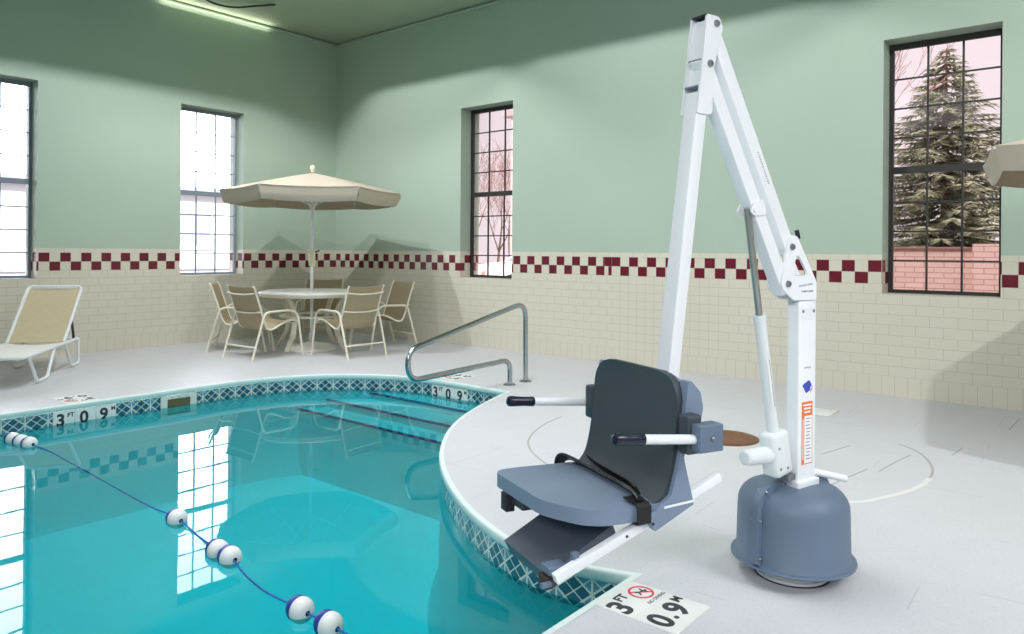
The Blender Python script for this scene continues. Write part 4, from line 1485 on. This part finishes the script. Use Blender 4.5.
# ------------------------------------------------------------------ lane rope and floats
def rope_path():
    xs = [(-6.238, 1.69, -.10), (-6.12, 1.73, -.122), (-5.94, 1.764, -.128), (-5.55, 1.825, -.138), (-5.1, 1.825, -.146), (-4.6, 1.81, -.148), (-4.0, 1.785, -.145), (-3.61, 1.772, -.128), (-3.35, 1.745, -.141), (-3.07, 1.70, -.128),
          (-2.95, 1.695, -.128), (-2.8, 1.665, -.143), (-2.6, 1.635, -.144), (-2.35, 1.62, -.128), (-2.17, 1.618, -.128), (-1.95, 1.62, -.126), (-1.6, 1.63, -.12), (-1.398, 1.64, -.10)]
    return catmull([Vector(p) for p in xs], 6)
ROPE = rope_path()
rp = thing('lane_rope', 'thin blue rope stretched across the water between the pool edges', 'rope', (0, 0, 0))
MB().tube(ROPE, .004, 8).build('cord', 'rope', rp)
for x, y, s in ((-6.222, 1.69, 1), (-1.418, 1.64, -1)):
    MB().tube(smooth_path([(x, y - .03, -.085), (x + .035 * s, y - .03, -.09), (x + .035 * s, y + .03, -.09), (x, y + .03, -.085)], .015, 4), .006, 8).build('wall_hook', 'steel', rp)
def rope_dir(x):
    i = min(range(len(ROPE)), key=lambda k: abs(ROPE[k].x - x))
    return (ROPE[min(i + 2, len(ROPE) - 1)] - ROPE[max(i - 2, 0)]).normalized()
def rope_float(label, x, y, flip=1, rad=.047, L=.105):
    d = rope_dir(x)
    t = thing('rope_float', label, 'float', (x, y, -.128), math.atan2(d.y, d.x), 'floats on the blue lane rope')
    q = Matrix(((0, 0, 1), (0, 1, 0), (-1, 0, 0)))          # local z -> +x
    h = L / 2
    prof = [(.010, h)]
    for k in range(1, 9):
        a = k / 8 * PI / 2
        prof.append((.010 + (rad - .010) * math.sin(a), .012 + (h - .012) * math.cos(a)))
    white = prof + [(rad, .004), (rad * .99, .0)]
    MB().lathe(white, (0, 0, 0), q, 28).build('white_shell', 'float_white', t)
    blue = [(rad * 1.004, .001), (rad * 1.004, -.008)]
    for k in range(1, 7):
        a = PI / 2 + k / 6 * PI / 2
        blue.append((.010 + (rad - .010) * math.sin(a), -.008 + (h - .008) * math.cos(a)))
    MB().lathe(blue, (0, 0, 0), q, 28).build('blue_shell', 'float_blue', t)
    return t
for lab, x, y in (('white rope float with blue collar closest to the left pool wall', -5.945, 1.762), ('white rope float in the middle of the trio by the left pool wall', -5.835, 1.778), ('white rope float with rope knot, last of the trio by the left pool wall', -5.725, 1.795),
                  ('single white and blue float alone on the middle of the rope', -3.60, 1.770), ('left float of the touching pair before the window reflection', -3.085, 1.700), ('right float of the touching pair before the window reflection', -2.978, 1.698),
                  ('white and blue float with rope gap, second from the nearest end', -2.345, 1.619), ('white and blue float closest to the camera at the bottom edge', -2.172, 1.618)):
    rope_float(lab, x, y)

# ------------------------------------------------------------------ outdoors
GZ = -.03
mb = MB()
def slab(x0, x1, y0, y1, z):
    mb.box(((x0 + x1) / 2, (y0 + y1) / 2, z - .05), (x1 - x0, y1 - y0, .1))
slab(-AX - WT - 45, XR + 40, BY + WT + .02, BY + 70, GZ)
slab(-AX - WT - 45, -AX - WT - .02, YF - 30, BY + WT + .02, GZ)
struct(mb.build('ground', 'ground', smooth=False))

def cam_at(px, depth, z=None):
    """a place seen through a window: column px at that depth"""
    v = fw + cam_r * ((px - 512) / F)
    p = v * depth
    return Vector((p.x, p.y, GZ if z is None else z))

# brick garden wall with a pier
bw = thing('brick_wall', 'low pinkish brick garden wall with dark coping outside the right window', 'brick wall', (0, 0, 0))
wy = 12.6
MB().box((-2.2, wy, (GZ + 1.27) / 2), (7.5, .25, 1.27 - GZ)).build('wall_panel', 'brick', bw, smooth=False)
MB().box((-2.2, wy, 1.29), (7.5, .31, .05), bev=.01).build('coping_stone', 'brick_cap', bw)
MB().box((-1.50, wy - .05, (GZ + 1.36) / 2), (.4, .4, 1.36 - GZ)).build('pier', 'brick', bw, smooth=False)

def spruce(label, base, H, Rb):
    t = thing('spruce_tree', label, 'tree', base)
    rs = random.Random(5)
    MB().tube([(0, 0, 0), (.02, 0, H * .35), (-.02, .02, H * .7), (0, 0, H)], [.16, .11, .06, .01], 10).build('trunk', 'bark', t)
    mb = MB()
    mbr = MB()
    nw = 38
    for i in range(nw):
        f = i / (nw - 1)
        z = .5 + (H - .55) * f ** .92
        L = Rb * (1 - f) ** .8 + .12
        nb = int(5 + 9 * (1 - f))
        for k in range(nb):
            a = 2 * PI * (k + rs.random() * .7) / nb + i * 1.3
            Lk = L * rs.uniform(.72, 1.12)
            ca, sa_ = math.cos(a), math.sin(a)
            pts = []
            for j in range(7):
                s = j / 6
                pts.append(Vector((ca * Lk * s, sa_ * Lk * s, z - Lk * .34 * s + Lk * .22 * s * s)))
            mbr.tube(pts[::2], [.018, .012, .008, .004], 5, cap=False)
            nsp = max(6, int(34 * Lk))
            for j in range(nsp):
                s = rs.uniform(.18, 1.0)
                ii = min(int(s * 6), 5)
                p = pts[ii].lerp(pts[ii + 1], s * 6 - ii)
                for sd in (-1, 1):
                    da = a + sd * rs.uniform(.5, 1.1)
                    l = rs.uniform(.14, .32) * (1.15 - .4 * s) * (.6 + .5 * min(1, L))
                    d = Vector((math.cos(da), math.sin(da), rs.uniform(-.55, .1)))
                    tip = p + d * l
                    wdt = Vector((-math.sin(da), math.cos(da), 0)) * .026
                    up = Vector((0, 0, .016))
                    v = [mb.bm.verts.new(x) for x in (p + wdt, p - wdt, tip, p + up)]
                    mb.face([v[0], v[1], v[2]])
                    mb.face([v[1], v[3], v[2]])
                    mb.face([v[3], v[0], v[2]])
    mbr.build('branches', 'bark', t, recalc=False)
    mb.build('foliage', 'needles', t, smooth=False, recalc=False)
    return t
sb_ = cam_at(945, 15.5)
spruce('tall grey green spruce behind the brick wall outside the right window', (sb_.x, sb_.y, GZ), 5.55, 2.3)

def bare_tree(label, base, H, seed, spread=.55, lean=(0, 0)):
    t = thing('bare_tree', label, 'tree', base, 0, 'leafless winter trees outside')
    rs = random.Random(seed)
    mt, mtw = MB(), MB()
    def grow(p, d, l, r_, lvl):
        n = 4
        pts = [p]
        for k in range(n):
            d = (d + Vector((rs.uniform(-.13, .13), rs.uniform(-.13, .13), rs.uniform(-.03, .10)))).normalized()
            pts.append(pts[-1] + d * l / n)
        rad = [max(.004, r_ * (1 - .5 * k / n)) for k in range(n + 1)]
        (mt if lvl < 2 else mtw).tube(pts, rad, 7 if lvl < 2 else 4, cap=False)
        if lvl >= 5:
            return
        for k in range(3 if lvl < 3 else 2):
            s = rs.randint(2, n)
            nd = (d + Vector((rs.uniform(-1, 1), rs.uniform(-1, 1), rs.uniform(-.1, .7))) * spread * 1.5).normalized()
            grow(pts[s], nd, l * rs.uniform(.55, .8), rad[s] * .62, lvl + 1)
        grow(pts[-1], d, l * .72, rad[-1] * .9, lvl + 1)
    grow(Vector((0, 0, 0)), Vector((lean[0], lean[1], 1)).normalized(), H * .34, .09, 0)
    mt.build('trunk', 'bark', t, recalc=False)
    mtw.build('twigs', 'twig', t, recalc=False)
    return t
for lab, px, dep, H, seed, lean in (
        ('bare tree with spreading twigs behind the white car, left of it', 474, 24, 5.2, 3, (-.1, .1)),
        ('bare tree rising behind the middle of the white car', 497, 40, 7.0, 8, (.1, 0)),
        ('bare tree by the lamp pole, farthest right behind the white car', 510, 30, 6.2, 12, (0, .1)),
        ('bare tree whose branches enter the right window from its upper left', 868, 12.4, 6.5, 21, (.12, .05))):
    p = cam_at(px, dep)
    bare_tree(lab, p, H, seed, .55, lean)

# car
def car(label, loc, rz):
    t = thing('car', label, 'car', loc, rz)
    # local x forward; lofted body sections
    def ring(x, w_, zlo, zhi, tuck=.06):
        return [Vector((x, s * wv, z)) for s, wv, z in ((-1, w_ - tuck, zlo), (-1, w_, zlo + .14), (-1, w_, zhi - .12), (-1, w_ - .05, zhi - .02), (-1, w_ * .5, zhi), (1, w_ * .5, zhi), (1, w_ - .05, zhi - .02), (1, w_, zhi - .12), (1, w_, zlo + .14), (1, w_ - tuck, zlo))]
    secs = [ring(-2.2, .70, .42, .80), ring(-2.12, .82, .30, .98), ring(-1.7, .88, .24, 1.02), ring(-.4, .89, .22, .98), ring(.75, .88, .22, .97), ring(1.5, .86, .24, .92), ring(2.0, .80, .28, .82), ring(2.17, .66, .36, .66)]
    mb = MB()
    V = [[mb.bm.verts.new(p) for p in s] for s in secs]
    for a, b in zip(V, V[1:]):
        for k in range(10):
            mb.face([a[k], a[(k + 1) % 10], b[(k + 1) % 10], b[k]])
    mb.face(V[0])
    mb.face(V[-1][::-1])
    mb.build('body', 'car_white', t, angle=40)
    cab = [[Vector((x, s * w_, z)) for x, w_, z in ((-1.75, .80, .98), (-1.15, .66, 1.40), (-.2, .67, 1.46), (.25, .66, 1.40), (.95, .80, .95))] for s in (-1, 1)]
    mb = MB()
    a = [mb.bm.verts.new(p) for p in cab[0]]
    b = [mb.bm.verts.new(p) for p in cab[1]]
    for k in range(4):
        mb.face([a[k], a[k + 1], b[k + 1], b[k]])
    mb.face(a[::-1])
    mb.face(b)
    mb.face([a[0], b[0], b[4], a[4]])
    g = mb.build('cabin_glass', 'car_glass', t, smooth=False)
    mb = MB()
    for s in (-1, 1):
        for (x0, z0), (x1, z1) in (((-1.75, .98), (-1.15, 1.41)), ((.25, 1.41), (.95, .95)), ((-.35, .97), (-.30, 1.45))):
            w0, w1 = (.81 if z0 < 1.2 else .665), (.81 if z1 < 1.2 else .67)
            mb.beam((x0, s * w0, z0), (x1, s * w1, z1), .05, .06)
        mb.beam((-1.15, s * .665, 1.41), (.25, s * .665, 1.41), .05, .05)
    mb.box((-.45, 0, 1.45), (1.3, 1.32, .04), bev=.012)
    mb.build('roof', 'car_white', t)
    for x in (-1.38, 1.35):
        for s in (-1, 1):
            q = Mt(X3, Z3 * -s, Y3 * s)
            w_ = MB().lathe([(.22, .0), (.31, .01), (.325, .05), (.325, .15), (.31, .19), (.22, .2)], (x, s * .70, .32), q, 24).build('wheel', 'tyre', t)
            MB().lathe([(.21, .17), (.2, .195), (.06, .205), (0, .205)], (x, s * .70, .32), q, 20).build('rim', 'bolt', w_)
    for s in (-1, 1):
        MB().box((2.03, s * .60, .66), (.22, .30, .13), bev=.03).build('headlamp', 'lamp_glass', t)
    MB().box((2.14, 0, .50), (.06, .8, .10), bev=.01).build('grille', 'dark_hole', t)
    return t
cp_ = cam_at(546, 21)
car('white car parked outside the narrow back window', (cp_.x, cp_.y, GZ), math.atan2(-.87, -.487))

# lamp pole beyond the back window
lp_ = cam_at(511, 22)
sl = thing('street_lamp', 'pale lamp pole with boxy head outside the narrow back window', 'street lamp', (lp_.x, lp_.y, GZ))
MB().tube([(0, 0, 0), (0, 0, 5.6)], [.045, .035], 10).build('pole', 'pole_paint', sl)
MB().box((-.05, 0, 5.35), (.40, .30, .28), bev=.03).build('lamp_head', 'pole_paint', sl)
# white building and hedge seen through the left windows
hb = thing('building', 'pale white building with square window outside the left windows', 'building', (-30, 5.5, GZ))
MB().box((0, 0, 1.7), (5, 30, 3.4)).build('facade', 'bld_white', hb, smooth=False)
MB().box((.1, 0, 3.45), (5.6, 30.5, .25)).build('roof_edge', 'bld_blue', hb, smooth=False)
for y in (-11.5, -7.5, -3.5, .5, 4.5, 8.5):
    w_ = MB().prism([rect(-.9, .9, -.75, .75), rect(-.75, .75, -.6, .6)], lambda x, yy, d: Vector((2.5 + d, y + x, 1.95 + yy)), 0, .08).build('window_frame', 'bld_white', hb, smooth=False)
    MB().box((2.52, y, 1.95), (.04, 1.5, 1.2)).build('window_pane', 'bld_win', w_, smooth=False)
MB().box((2.55, 0, .5), (.1, 30, .08)).build('dado_band', 'bld_blue', hb, smooth=False)
